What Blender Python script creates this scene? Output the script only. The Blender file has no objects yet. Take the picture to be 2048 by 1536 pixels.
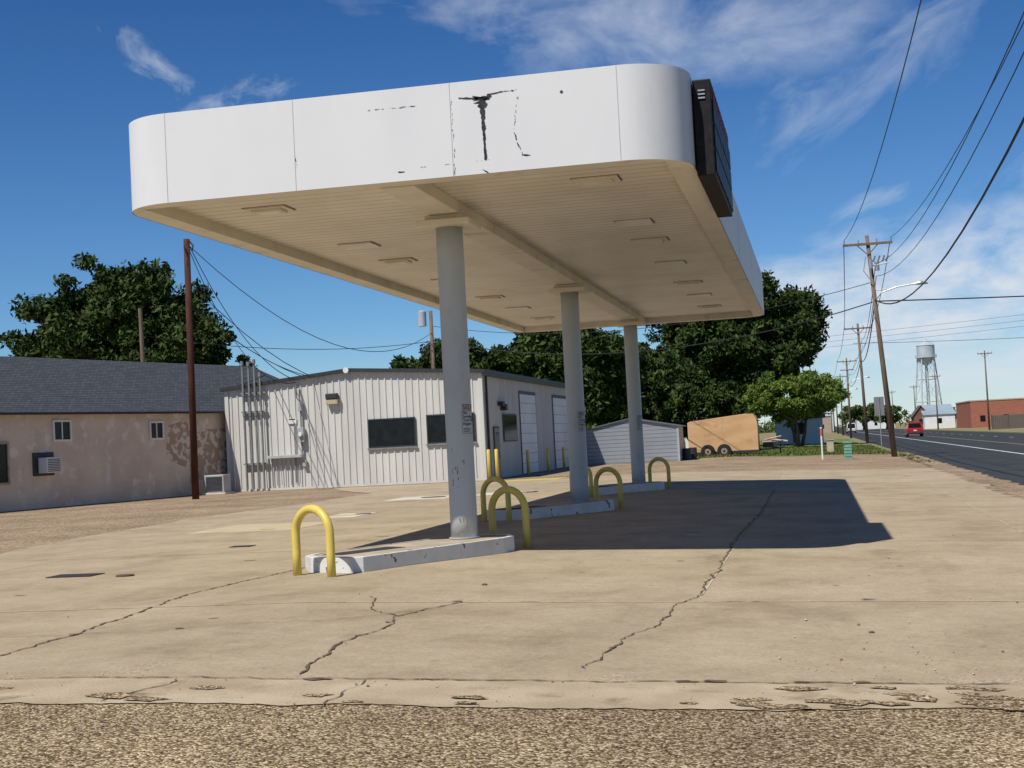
import bpy, math, random
import numpy as np
from mathutils import Vector, Matrix
random.seed(7); np.random.seed(7)
scn=bpy.context.scene
D=bpy.data

# ------------------------------------------------------------------ helpers
def link(o):
    scn.collection.objects.link(o); return o
PLOC={}
def group(name,loc=(0,0,0)):
    e=D.objects.new(name,None); e.location=loc; e.empty_display_size=0.3
    link(e); PLOC[e.name]=Vector(loc); return e
def mo(name,verts,faces,mat=None,parent=None,smooth=False,matidx=None):
    me=D.meshes.new(name); me.from_pydata([tuple(map(float,v)) for v in verts],[],faces); me.update()
    mats=mat if isinstance(mat,(list,tuple)) else [mat]
    for m in mats:
        if m: me.materials.append(m)
    if matidx is not None: me.polygons.foreach_set("material_index",matidx)
    if smooth: me.polygons.foreach_set("use_smooth",[True]*len(me.polygons))
    o=D.objects.new(name,me); link(o)
    if parent:
        o.parent=parent; o.matrix_parent_inverse=Matrix.Translation(PLOC[parent.name]).inverted()
    return o
class MB:
    """mesh builder"""
    def __init__(s): s.v=[]; s.f=[]; s.m=[]
    def add(s,vs,fs,mi=0):
        n=len(s.v); s.v+= [tuple(v) for v in vs]; s.f+=[tuple(i+n for i in f) for f in fs]; s.m+=[mi]*len(fs)
    def box(s,x0,x1,y0,y1,z0,z1,mi=0):
        s.add([(x0,y0,z0),(x1,y0,z0),(x1,y1,z0),(x0,y1,z0),(x0,y0,z1),(x1,y0,z1),(x1,y1,z1),(x0,y1,z1)],
              [(0,3,2,1),(4,5,6,7),(0,1,5,4),(1,2,6,5),(2,3,7,6),(3,0,4,7)],mi)
    def obox(s,c,u,hw,hd,z0,z1,mi=0):
        ux,uy=u; vx,vy=-uy,ux
        P=[(c[0]+a*hw*ux+b*hd*vx,c[1]+a*hw*uy+b*hd*vy) for a,b in((-1,-1),(1,-1),(1,1),(-1,1))]
        s.add([(p[0],p[1],z0) for p in P]+[(p[0],p[1],z1) for p in P],
              [(0,3,2,1),(4,5,6,7),(0,1,5,4),(1,2,6,5),(2,3,7,6),(3,0,4,7)],mi)
    def tube(s,pts,rad,n=8,mi=0,cap=True):
        pts=[Vector(p) for p in pts]
        rr=rad if isinstance(rad,(list,tuple)) else [rad]*len(pts)
        base=len(s.v); prev=None
        for i,p in enumerate(pts):
            if i==0: t=pts[1]-p
            elif i==len(pts)-1: t=p-pts[i-1]
            else: t=(pts[i+1]-pts[i-1])
            t=t.normalized()
            if prev is None:
                a=Vector((0,0,1)) if abs(t.z)<.9 else Vector((1,0,0))
                u=t.cross(a).normalized()
            else:
                u=(prev-t*prev.dot(t)).normalized()
            prev=u; w=t.cross(u)
            for k in range(n):
                an=2*math.pi*k/n
                s.v.append(tuple(p+(u*math.cos(an)+w*math.sin(an))*rr[i]))
        for i in range(len(pts)-1):
            for k in range(n):
                a=base+i*n+k; b=base+i*n+(k+1)%n
                s.f.append((a,b,b+n,a+n)); s.m.append(mi)
        if cap:
            s.f.append(tuple(base+k for k in range(n))[::-1]); s.m.append(mi)
            e=base+(len(pts)-1)*n
            s.f.append(tuple(e+k for k in range(n))); s.m.append(mi)
    def obj(s,name,mat,parent=None,smooth=False):
        return mo(name,s.v,s.f,mat,parent,smooth,s.m)
def bevel(o,w=0.02,seg=2):
    m=o.modifiers.new("b","BEVEL"); m.width=w; m.segments=seg; m.limit_method='ANGLE'; return o

# ------------------------------------------------------------------ materials
def nmat(name):
    m=D.materials.new(name); m.use_nodes=True; nt=m.node_tree
    b=nt.nodes["Principled BSDF"]; return m,nt,b
def N(nt,t,**k):
    n=nt.nodes.new(t)
    for a,v in k.items(): setattr(n,a,v)
    return n
def M(name,c1,c2=None,scale=3.0,rough=.7,bump=0.0,bscale=None,metal=0.0,detail=4,lo=.35,hi=.65,stretch=(1,1,1),spec=.4,dirt=None,dscale=1.0,dlo=.55,dhi=.7):
    m,nt,b=nmat(name); L=nt.links.new
    tc=N(nt,'ShaderNodeTexCoord'); mp=N(nt,'ShaderNodeMapping'); mp.inputs['Scale'].default_value=stretch
    L(tc.outputs['Object'],mp.inputs[0])
    b.inputs['Roughness'].default_value=rough; b.inputs['Metallic'].default_value=metal
    b.inputs['Specular IOR Level'].default_value=spec
    if c2 is None: c2=tuple(x*.82 for x in c1)
    no=N(nt,'ShaderNodeTexNoise'); no.inputs['Scale'].default_value=scale; no.inputs['Detail'].default_value=detail
    L(mp.outputs[0],no.inputs['Vector'])
    cr=N(nt,'ShaderNodeValToRGB'); cr.color_ramp.elements[0].position=lo; cr.color_ramp.elements[1].position=hi
    cr.color_ramp.elements[0].color=(*c2,1); cr.color_ramp.elements[1].color=(*c1,1)
    L(no.outputs[0],cr.inputs[0]); out=cr.outputs[0]
    if dirt:
        n2=N(nt,'ShaderNodeTexNoise'); n2.inputs['Scale'].default_value=dscale; n2.inputs['Detail'].default_value=6; n2.inputs['Roughness'].default_value=.65
        L(mp.outputs[0],n2.inputs['Vector'])
        r2=N(nt,'ShaderNodeMapRange'); r2.inputs[1].default_value=dlo; r2.inputs[2].default_value=dhi
        L(n2.outputs[0],r2.inputs[0])
        mx=N(nt,'ShaderNodeMix',data_type='RGBA'); L(r2.outputs[0],mx.inputs[0]); L(out,mx.inputs[6]); mx.inputs[7].default_value=(*dirt,1)
        out=mx.outputs[2]
    L(out,b.inputs['Base Color'])
    if bump>0:
        nb=N(nt,'ShaderNodeTexNoise'); nb.inputs['Scale'].default_value=bscale or scale*4; nb.inputs['Detail'].default_value=3
        L(mp.outputs[0],nb.inputs['Vector'])
        bp=N(nt,'ShaderNodeBump'); bp.inputs['Strength'].default_value=bump; bp.inputs['Distance'].default_value=.02
        L(nb.outputs[0],bp.inputs['Height']); L(bp.outputs[0],b.inputs['Normal'])
    return m

def chipseal(name,ca,cb,cc,scale=55,bump=.6,lo=.8,hi=1.15):
    m,nt,b=nmat(name); L=nt.links.new
    tc=N(nt,'ShaderNodeTexCoord')
    vo=N(nt,'ShaderNodeTexVoronoi'); vo.inputs['Scale'].default_value=scale; L(tc.outputs['Object'],vo.inputs['Vector'])
    sp=N(nt,'ShaderNodeSeparateColor'); L(vo.outputs['Color'],sp.inputs[0])
    cr=N(nt,'ShaderNodeValToRGB'); e=cr.color_ramp.elements
    e[0].position=.0; e[0].color=(*ca,1); e[1].position=1; e[1].color=(*cc,1)
    x=e.new(.5); x.color=(*cb,1)
    L(sp.outputs[0],cr.inputs[0])
    no=N(nt,'ShaderNodeTexNoise'); no.inputs['Scale'].default_value=.35; no.inputs['Detail'].default_value=6; no.inputs['Roughness'].default_value=.65
    L(tc.outputs['Object'],no.inputs['Vector'])
    mr=N(nt,'ShaderNodeMapRange'); mr.inputs[1].default_value=.35; mr.inputs[2].default_value=.68; mr.inputs[3].default_value=lo; mr.inputs[4].default_value=hi
    L(no.outputs[0],mr.inputs[0])
    mu=N(nt,'ShaderNodeMix',data_type='RGBA',blend_type='MULTIPLY'); mu.inputs[0].default_value=1
    L(cr.outputs[0],mu.inputs[6]); L(mr.outputs[0],mu.inputs[7])
    L(mu.outputs[2],b.inputs['Base Color']); b.inputs['Roughness'].default_value=.9; b.inputs['Specular IOR Level'].default_value=.12
    bp=N(nt,'ShaderNodeBump',invert=True); bp.inputs['Strength'].default_value=bump; bp.inputs['Distance'].default_value=.012
    L(vo.outputs['Distance'],bp.inputs['Height']); L(bp.outputs[0],b.inputs['Normal'])
    return m

def concrete_lot():
    m,nt,b=nmat("concrete_lot_mat"); L=nt.links.new
    tc=N(nt,'ShaderNodeTexCoord'); sx=N(nt,'ShaderNodeSeparateXYZ'); L(tc.outputs['Object'],sx.inputs[0])
    def noise(s,d=6,r=.6,st=None):
        n=N(nt,'ShaderNodeTexNoise'); n.inputs['Scale'].default_value=s; n.inputs['Detail'].default_value=d; n.inputs['Roughness'].default_value=r
        if st:
            mp=N(nt,'ShaderNodeMapping'); mp.inputs['Scale'].default_value=st; L(tc.outputs['Object'],mp.inputs[0]); L(mp.outputs[0],n.inputs['Vector'])
        else: L(tc.outputs['Object'],n.inputs['Vector'])
        return n.outputs[0]
    def math_(op,a,bv=None,c=None):
        n=N(nt,'ShaderNodeMath',operation=op)
        for i,v in enumerate((a,bv,c)):
            if v is None: continue
            if isinstance(v,(int,float)): n.inputs[i].default_value=v
            else: L(v,n.inputs[i])
        return n.outputs[0]
    def mr(v,a,bb,c,d):
        n=N(nt,'ShaderNodeMapRange'); L(v,n.inputs[0])
        for i,q in enumerate((a,bb,c,d)): n.inputs[i+1].default_value=q
        return n.outputs[0]
    cr=N(nt,'ShaderNodeValToRGB'); e=cr.color_ramp.elements
    e[0].position=.3; e[0].color=(.285,.217,.133,1); e[1].position=.7; e[1].color=(.455,.37,.25,1)
    x=e.new(.48); x.color=(.385,.308,.2,1)
    L(noise(.6,9,.7),cr.inputs[0])
    fx=math_('FLOOR',math_('DIVIDE',math_('ADD',sx.outputs[0],1.3),5.7)); fy=math_('FLOOR',math_('DIVIDE',math_('SUBTRACT',sx.outputs[1],14.7),7.6))
    cx=N(nt,'ShaderNodeCombineXYZ'); L(fx,cx.inputs[0]); L(fy,cx.inputs[1])
    wn=N(nt,'ShaderNodeTexWhiteNoise'); L(cx.outputs[0],wn.inputs[0])
    tone=mr(wn.outputs[0],0,1,.93,1.05)
    fine=mr(noise(28,6,.78),.3,.7,.78,1.20)
    med=mr(noise(4.5,5,.72),.3,.7,.90,1.08)
    stain=mr(noise(.8,7,.72,(1,.35,1)),.54,.74,1,.72)
    spots=mr(noise(7,3,.6),.68,.73,1,.66)
    k=math_('MULTIPLY',math_('MULTIPLY',math_('MULTIPLY',tone,fine),math_('MULTIPLY',med,spots)),stain)
    mu=N(nt,'ShaderNodeMix',data_type='RGBA',blend_type='MULTIPLY'); mu.inputs[0].default_value=1
    L(cr.outputs[0],mu.inputs[6]); L(k,mu.inputs[7])
    dy=mr(sx.outputs[1],9.9,12.2,1,0)
    dx=mr(sx.outputs[0],.5,4.8,0,1)
    dd=math_('ADD',math_('MULTIPLY',dy,.7),math_('MULTIPLY',dx,.8))
    dm=mr(math_('ADD',math_('MULTIPLY',noise(1.0,7,.74),1.1),math_('MULTIPLY',dd,.42)),.78,1.03,0,1)
    vo=N(nt,'ShaderNodeTexVoronoi'); vo.inputs['Scale'].default_value=60; L(tc.outputs['Object'],vo.inputs['Vector'])
    sp=N(nt,'ShaderNodeSeparateColor'); L(vo.outputs['Color'],sp.inputs[0])
    cg=N(nt,'ShaderNodeValToRGB'); cg.color_ramp.elements[0].color=(.20,.135,.075,1); cg.color_ramp.elements[1].color=(.58,.48,.34,1)
    L(sp.outputs[0],cg.inputs[0])
    m2=N(nt,'ShaderNodeMix',data_type='RGBA'); L(math_('MULTIPLY',dm,.8),m2.inputs[0]); L(mu.outputs[2],m2.inputs[6]); L(cg.outputs[0],m2.inputs[7])
    L(m2.outputs[2],b.inputs['Base Color']); b.inputs['Roughness'].default_value=.9; b.inputs['Specular IOR Level'].default_value=.2
    bp=N(nt,'ShaderNodeBump'); bp.inputs['Strength'].default_value=.45; bp.inputs['Distance'].default_value=.01
    L(noise(36,3,.7),bp.inputs['Height']); L(bp.outputs[0],b.inputs['Normal'])
    return m

def lines_mat(name,c1,cl,axis,period,frac,rough=.5,dirt=None,metal=0,offs=0.0,dscale=.6):
    m,nt,b=nmat(name); L=nt.links.new
    tc=N(nt,'ShaderNodeTexCoord'); sx=N(nt,'ShaderNodeSeparateXYZ'); L(tc.outputs['Object'],sx.inputs[0])
    a=N(nt,'ShaderNodeMath',operation='ADD'); L(sx.outputs[axis],a.inputs[0]); a.inputs[1].default_value=offs+1000
    d=N(nt,'ShaderNodeMath',operation='DIVIDE'); L(a.outputs[0],d.inputs[0]); d.inputs[1].default_value=period
    f=N(nt,'ShaderNodeMath',operation='FRACT'); L(d.outputs[0],f.inputs[0])
    l=N(nt,'ShaderNodeMath',operation='LESS_THAN'); L(f.outputs[0],l.inputs[0]); l.inputs[1].default_value=frac
    no=N(nt,'ShaderNodeTexNoise'); no.inputs['Scale'].default_value=dscale; no.inputs['Detail'].default_value=5; no.inputs['Roughness'].default_value=.65
    L(tc.outputs['Object'],no.inputs['Vector'])
    cr=N(nt,'ShaderNodeValToRGB'); cr.color_ramp.elements[0].position=.35; cr.color_ramp.elements[1].position=.6
    cr.color_ramp.elements[0].color=(*(dirt or tuple(x*.85 for x in c1)),1); cr.color_ramp.elements[1].color=(*c1,1)
    L(no.outputs[0],cr.inputs[0])
    mx=N(nt,'ShaderNodeMix',data_type='RGBA'); L(l.outputs[0],mx.inputs[0]); L(cr.outputs[0],mx.inputs[6]); mx.inputs[7].default_value=(*cl,1)
    L(mx.outputs[2],b.inputs['Base Color']); b.inputs['Roughness'].default_value=rough; b.inputs['Metallic'].default_value=metal
    return m

def leafmat(name,ca,cb,trans=.25):
    m,nt,b=nmat(name); L=nt.links.new
    tc=N(nt,'ShaderNodeTexCoord'); no=N(nt,'ShaderNodeTexNoise'); no.inputs['Scale'].default_value=.55; no.inputs['Detail'].default_value=2
    L(tc.outputs['Object'],no.inputs['Vector'])
    g=N(nt,'ShaderNodeNewGeometry')
    ad=N(nt,'ShaderNodeMath',operation='MULTIPLY_ADD'); L(g.outputs['Random Per Island'],ad.inputs[0]); ad.inputs[1].default_value=.5; L(no.outputs[0],ad.inputs[2])
    cr=N(nt,'ShaderNodeValToRGB'); cr.color_ramp.elements[0].position=.45; cr.color_ramp.elements[1].position=1.0
    cr.color_ramp.elements[0].color=(*ca,1); cr.color_ramp.elements[1].color=(*cb,1)
    L(ad.outputs[0],cr.inputs[0]); L(cr.outputs[0],b.inputs['Base Color']); b.inputs['Roughness'].default_value=.65; b.inputs['Specular IOR Level'].default_value=.15
    if trans>0:
        tr=N(nt,'ShaderNodeBsdfTranslucent'); L(cr.outputs[0],tr.inputs[0])
        ms=N(nt,'ShaderNodeMixShader'); ms.inputs[0].default_value=trans
        L(b.outputs[0],ms.inputs[1]); L(tr.outputs[0],ms.inputs[2]); L(ms.outputs[0],nt.nodes['Material Output'].inputs[0])
    return m

def brickmat(name,c1,c2,mortar,scale,w=.5,h=.25,ms=.02,rough=.85):
    m,nt,b=nmat(name); L=nt.links.new
    tc=N(nt,'ShaderNodeTexCoord'); br=N(nt,'ShaderNodeTexBrick'); br.inputs['Scale'].default_value=scale
    br.inputs['Color1'].default_value=(*c1,1); br.inputs['Color2'].default_value=(*c2,1); br.inputs['Mortar'].default_value=(*mortar,1)
    br.inputs['Brick Width'].default_value=w; br.inputs['Row Height'].default_value=h; br.inputs['Mortar Size'].default_value=ms
    cx=N(nt,'ShaderNodeCombineXYZ'); sx=N(nt,'ShaderNodeSeparateXYZ'); L(tc.outputs['Object'],sx.inputs[0])
    a=N(nt,'ShaderNodeMath',operation='ADD'); L(sx.outputs[0],a.inputs[0]); L(sx.outputs[1],a.inputs[1])
    L(a.outputs[0],cx.inputs[0]); L(sx.outputs[2],cx.inputs[1]); L(cx.outputs[0],br.inputs['Vector'])
    L(br.outputs[0],b.inputs['Base Color']); b.inputs['Roughness'].default_value=rough; b.inputs['Specular IOR Level'].default_value=.15
    return m

m_white=M("white_fascia_paint",(.69,.69,.68),(.66,.662,.655),scale=1.2,rough=.5,bump=.06,bscale=3,dirt=(.62,.615,.59),dscale=.9,dlo=.6,dhi=.8,stretch=(1,1,.4),spec=.25)
m_soffit=lines_mat("soffit_panels",(.80,.76,.66),(.38,.34,.27),1,.30,.10,rough=.42,dirt=(.68,.62,.51))
m_trim=M("canopy_trim",(.76,.71,.60),(.68,.63,.52),scale=1.5,rough=.5,dirt=(.46,.38,.26),dscale=1.3,dlo=.57,dhi=.78)
m_col=M("column_paint",(.47,.50,.50),(.42,.45,.45),scale=1.5,rough=.45,stretch=(1,1,.4),dirt=(.36,.36,.32),dscale=2.2,dlo=.6,dhi=.78)
m_rust=M("rust",(.24,.12,.05),(.34,.21,.11),scale=12,rough=.9)
m_seam=M("seam",(.40,.40,.40),rough=.8)
m_peel=M("peeled_dark",(.02,.022,.022),(.05,.05,.05),scale=30,rough=.9)
m_black=M("black_metal",(.010,.008,.008),(.02,.016,.016),scale=8,rough=.6,spec=.2)
m_led=M("led_face",(.010,.008,.009),(.018,.014,.016),scale=8,rough=.5,spec=.2)
m_ledred=M("led_red",(.20,.03,.04),(.3,.07,.08),scale=10,rough=.5)
m_yellow=M("yellow_paint",(.70,.54,.12),(.62,.47,.10),scale=4,rough=.42,dirt=(.42,.34,.14),dscale=5,dlo=.63,dhi=.72,bump=.08,bscale=20)
m_isle=M("island_white_paint",(.68,.68,.64),(.58,.57,.53),scale=3,rough=.6,dirt=(.14,.11,.09),dscale=3,dlo=.60,dhi=.63,bump=.2)
m_isletop=M("island_concrete",(.46,.39,.28),(.33,.27,.19),scale=3,rough=.85,bump=.3)
m_lot=concrete_lot()
m_gutter=M("gutter_concrete",(.47,.385,.26),(.35,.275,.175),scale=1.6,rough=.9,bump=.45,bscale=35,detail=9,dirt=(.24,.17,.10),dscale=2.2,dlo=.56,dhi=.72,spec=.2)
m_chip=chipseal("chip_seal_street",(.055,.034,.018),(.235,.158,.082),(.68,.54,.35),scale=62,bump=.9,lo=.66,hi=1.2)
m_gravel=chipseal("gravel_lot",(.17,.11,.063),(.31,.22,.135),(.50,.39,.27),scale=24,lo=.7,hi=1.15)
m_asph=chipseal("asphalt",(.030,.032,.036),(.045,.047,.051),(.07,.073,.076),scale=40,bump=.1)
m_line=M("road_paint",(.8,.8,.77),(.65,.65,.63),scale=3,rough=.6)
m_yline=M("road_paint_yellow",(.6,.42,.06),rough=.6)
m_crack=M("crack_dark",(.09,.064,.04),(.19,.14,.09),scale=9,rough=1,spec=.1)
m_joint=M("joint_light",(.56,.48,.35),(.44,.36,.25),scale=1.8,rough=.95,detail=5,dirt=(.22,.16,.1),dscale=3,dlo=.56,dhi=.62)
m_dirt=M("dry_ground",(.27,.23,.12),(.19,.17,.08),scale=.3,rough=1,bump=.3,bscale=5,detail=6,spec=.1)
m_grass=M("grass",(.10,.15,.03),(.18,.19,.065),scale=.35,rough=.95,bump=.6,bscale=14,detail=7,dirt=(.32,.26,.14),dscale=.8,dlo=.6,dhi=.75,spec=.1)
m_blade=leafmat("grass_blades",(.06,.10,.015),(.22,.24,.07),.3)
m_bwall=M("metal_siding",(.60,.59,.54),(.52,.51,.465),scale=.8,rough=.45,stretch=(2,2,.25),spec=.5)
m_bdark=M("dark_trim",(.035,.037,.04),rough=.5)
m_glass=M("window_glass",(.006,.007,.009),(.012,.014,.018),rough=.1,spec=.2)
m_alum=M("aluminium_frame",(.32,.32,.31),rough=.4,metal=.6)
m_whitep=M("white_door_paint",(.74,.74,.71),(.66,.66,.64),scale=1,rough=.5)
m_door=lines_mat("garage_door_panels",(.74,.75,.74),(.3,.31,.31),2,.5,.06,rough=.5)
m_pvc=M("conduit_grey",(.22,.23,.23),(.17,.18,.18),scale=3,rough=.6)
m_box=M("meter_box_grey",(.42,.43,.42),rough=.5)
m_stucco=M("peeling_stucco",(.70,.56,.43),(.60,.47,.36),scale=.9,rough=.92,detail=8,bump=.5,bscale=8,dirt=(.76,.66,.54),dscale=1.5,dlo=.54,dhi=.64)
m_stucco2=M("bare_stucco",(.42,.29,.2),(.68,.58,.47),scale=3.2,rough=.95,detail=8,bump=.6,bscale=12,lo=.44,hi=.5)
m_shingle=brickmat("shingles",(.055,.063,.072),(.085,.094,.104),(.03,.035,.04),1,w=.32,h=.085,ms=.014,rough=.95)
m_woodtrim=M("weathered_trim",(.33,.24,.17),(.45,.38,.3),scale=4,rough=.9)
m_pole=M("creosote_pole",(.125,.085,.058),(.20,.145,.10),scale=5,rough=.9,stretch=(3,3,.3),bump=.3)
m_polerust=M("rusty_steel_pole",(.085,.03,.018),(.05,.02,.013),scale=4,rough=.8,stretch=(1,1,.3),spec=.2)
m_wire=M("wire",(.02,.02,.022),rough=.6)
m_galv=M("galvanised",(.42,.44,.45),(.34,.36,.37),scale=2,rough=.45,metal=.5)
m_silver=M("silver_paint",(.50,.55,.58),(.42,.47,.5),scale=.3,rough=.5,metal=.15)
m_ply=M("plywood",(.62,.38,.19),(.54,.31,.14),scale=1.4,rough=.75,stretch=(.5,1,1.2),dirt=(.44,.25,.12),dscale=1.3,dlo=.56,dhi=.68)
m_tire=M("tyre",(.02,.02,.02),rough=.9)
m_rim=M("rim",(.25,.12,.08),(.35,.3,.25),scale=8,rough=.7)
m_shedw=lines_mat("shed_siding",(.31,.335,.36),(.15,.165,.18),2,.23,.16,rough=.4,metal=.2)
m_shedd=lines_mat("shed_roof",(.16,.17,.19),(.08,.09,.1),1,.3,.15,rough=.5)
m_red=M("red_car_paint",(.33,.012,.012),rough=.25,spec=.6)
m_carw=M("white_car_paint",(.6,.6,.6),rough=.3)
m_lamp=M("tail_lamp",(.5,.02,.01),rough=.3)
m_brick=brickmat("red_brick",(.30,.085,.05),(.36,.12,.07),(.3,.2,.15),1,w=.6,h=.2,ms=.02)
m_fence=lines_mat("wood_fence",(.13,.11,.09),(.05,.04,.035),0,.3,.15,rough=.9)
m_blueroof=M("blue_grey_roof",(.33,.40,.43),(.27,.34,.37),scale=.3,rough=.5)
m_houseroof=M("house_roof",(.12,.11,.1),rough=.9)
m_bark=M("bark",(.09,.07,.05),(.14,.11,.08),scale=5,rough=.95,bump=.5,stretch=(2,2,.5))
m_leafD=leafmat("leaf_dark",(.010,.022,.005),(.060,.092,.018),0)
m_leafM=leafmat("leaf_mid",(.03,.05,.012),(.11,.15,.033),0)
m_leafL=leafmat("leaf_light",(.055,.10,.016),(.20,.28,.055),.25)
m_ptext=M("decal_dark",(.05,.035,.035),rough=.7)
m_rtext=M("decal_red",(.17,.035,.035),rough=.7)
m_green=M("green_plastic",(.16,.36,.26),(.12,.28,.2),scale=6,rough=.6)
m_orange=M("orange_plastic",(.65,.13,.04),rough=.6)
m_signback=M("sign_back",(.2,.2,.2),rough=.5)
m_grate=lines_mat("iron_grate",(.06,.045,.035),(.008,.008,.008),0,.06,.5,rough=.8)
m_lid=M("iron_lid",(.16,.07,.045),(.1,.06,.04),scale=9,rough=.8)
m_patch=M("light_concrete_patch",(.62,.58,.50),(.50,.45,.36),scale=2,rough=.9)
m_tanpatch=M("tan_concrete_patch",(.52,.43,.27),(.46,.37,.23),scale=2,rough=.9)

# ------------------------------------------------------------------ terrain profile
XA,XB=-5.5,5.3
def gz(x):
    if x<XA: return 0.0
    if x<XB: return -.03*(x-XA)
    return -.03*(XB-XA)
def sk(x): return .04*(x+4.5)      # side street is slightly askew to the lot
def sheet(name,rows,mat,lift,sub=1,parent=None,skew=()):
    v=[];f=[]
    n=None
    for ri,(y,xl,xr) in enumerate(rows):
        xs=[xl]+[min(max(b,xl),xr) for b in (XA,XB)]+[xr]
        n=len(xs)
        for x in xs: v.append((x,y+(sk(x) if ri in skew else 0),gz(x)+lift))
    for r in range(len(rows)-1):
        for i in range(n-1):
            a=r*n+i
            if abs(v[a][0]-v[a+1][0])<1e-6 and abs(v[a+n][0]-v[a+n+1][0])<1e-6: continue
            f.append((a,a+1,a+n+1,a+n))
    return mo(name,v,f,mat,parent)
sheet("ground",[(-300,-4000,4000),(60,-4000,4000),(6000,-4000,4000)],m_dirt,-.05)
sheet("gravel_lot",[(9,-80,XB-.3),(60,-80,XB-.5),(91,-60,4.2)],m_gravel,-.012)
def lb(y):
    pts=[(9.85,-17.5),(16,-14.6),(22,-14.7),(28,-15.9),(36,-16.6),(44,-16.0),(50,-16.2),(56,-19.5),(59.5,-21)]
    for (a,b),(c,d) in zip(pts,pts[1:]):
        if y<=c: return b+(d-b)*(y-a)/(c-a)
    return pts[-1][1]
rows=[(9.85,-17.5,4.9)];y=10.9
while y<59.5:
    rows.append((y,lb(y)+random.uniform(-.12,.12),4.75+random.uniform(-.15,.2) if y>24 else 4.9)); y+=.7
sheet("concrete_lot",rows,m_lot,0,skew=(0,))
v=[];f=[];xs=np.arange(-40,5.31,.06); jj=0
for i,x in enumerate(xs):
    jj=jj*.8+random.uniform(-.025,.025)
    j=jj+.03*math.sin(x*1.3)+.02*math.sin(x*4.1)+(.10*max(0,math.sin(x*2.1))*max(0,min(1,x*.5)))
    v+= [(x,8.90+j+sk(x)*1.2,gz(x)+.002),(x,9.835+sk(x),gz(x)+.003)]
for i in range(len(xs)-1): f.append((2*i,2*i+2,2*i+3,2*i+1))
mo("gutter",v,f,m_gutter)
sheet("side_street",[(-60,-120,XB-.05),(9.35,-120,XB-.05)],m_chip,-.006)
# highway
road=group("highway",(13,100,-.3))
sheet("asphalt",[(-80,5.3,22.5),(60,5.3,22.5),(3000,5.3,22.5)],m_asph,-.02,parent=road)
sheet("lane_line",[(20,10.1,10.26),(400,10.1,10.26)],m_line,-.014,parent=road)
sheet("yellow_line",[(20,13.6,13.72),(800,13.6,13.72)],m_yline,-.014,parent=road)
mbd_=MB()
for k,yy in enumerate(range(30,400,12)):
    mbd_.add([(17.6,yy,gz(9)-.014),(17.72,yy,gz(9)-.014),(17.72,yy+3,gz(9)-.014),(17.6,yy+3,gz(9)-.014)],[(0,1,2,3)])
mbd_.obj("dashes",m_line,road)
v=[];f=[];xs=np.arange(10,95,.5)
for i,yy in enumerate(xs):
    a=4.55+random.uniform(-.25,.2); b=5.5+random.uniform(-.12,.12)
    v+=[(a,yy,gz(a)+.006),(b,yy,gz(b)-.009)]
for i in range(len(xs)-1): f.append((2*i,2*i+1,2*i+3,2*i+2))
mo("edge_gravel",v,f,m_gravel)
v=[];f=[];xs=np.arange(-70,4.6,1.0)
for x in xs:
    j=89.5+1.2*math.sin(x*.9)+random.uniform(-.7,.7)
    v+=[(x,j,gz(x)-.004),(x,200,gz(x)-.004)]
for i in range(len(xs)-1): f.append((2*i,2*i+2,2*i+3,2*i+1))
mo("grass_verge",v,f,m_grass)
sheet("far_grass",[(60,23.2,300),(600,23.2,300)],m_dirt,-.01)
def tufts(name,n,xr,yr,h,mat):
    V=np.zeros((n*3,3)); 
    x=np.random.uniform(*xr,n); y=np.random.uniform(*yr,n)
    z=np.array([gz(a) for a in x]); a=np.random.uniform(0,6.28,n); hh=h*np.random.uniform(.4,1.3,n); w=.06
    V[0::3]=np.stack([x-np.cos(a)*w,y-np.sin(a)*w,z],1); V[1::3]=np.stack([x+np.cos(a)*w,y+np.sin(a)*w,z],1)
    V[2::3]=np.stack([x+np.random.uniform(-.1,.1,n),y+np.random.uniform(-.1,.1,n),z+hh],1)
    return mo(name,V.tolist(),[(3*i,3*i+1,3*i+2) for i in range(n)],mat)
tufts("grass",14000,(-8,4.4),(89.5,125),.15,m_blade)

# joints & cracks
def ribbon(mb,pts,w,lift,jw=.3,mi=0):
    L=[];R=[]
    for i,p in enumerate(pts):
        a=pts[max(i-1,0)]; b=pts[min(i+1,len(pts)-1)]
        dx,dy=b[0]-a[0],b[1]-a[1]; l=math.hypot(dx,dy) or 1
        ww=w*random.uniform(1-jw,1+jw)*.5
        if jw>.5 and (i==0 or i==len(pts)-1): ww=.002
        nx,ny=-dy/l*ww,dx/l*ww
        L.append((p[0]+nx,p[1]+ny,gz(p[0]+nx)+lift)); R.append((p[0]-nx,p[1]-ny,gz(p[0]-nx)+lift))
    v=[];f=[]
    for a,b in zip(L,R): v+=[a,b]
    for i in range(len(pts)-1): f.append((2*i,2*i+1,2*i+3,2*i+2))
    mb.add(v,f,mi)
def jag(pts,step=.07,amp=.035):
    out=[]; ox=oy=0
    for (a,b),(c,d) in zip(pts,pts[1:]):
        n=max(2,int(math.hypot(c-a,d-b)/step))
        for i in range(n):
            t=i/n
            ox=ox*.8+random.uniform(-amp,amp)*.75; oy=oy*.8+random.uniform(-amp,amp)*.75
            out.append((a+(c-a)*t+ox,b+(d-b)*t+oy))
    out.append(pts[-1]); return out
mb=MB()
for yy in (14.7,22.3,29.9,37.5,45.1,52.7):
    s=.035 if yy<15 else .01
    xl=-9.5 if yy<15 else lb(yy)+.1
    ribbon(mb,jag([(xl,yy+s*xl),(XA,yy+s*XA),(4.7,yy+s*4.7)],.4,.006),.035,.004,.3)
for xx in (-1.3,-12.6,3.1):
    ribbon(mb,jag([(xx,15.2),(xx,57)],.5,.006),.022,.0045,.3)
mb.obj("expansion_joints",m_joint)
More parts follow.
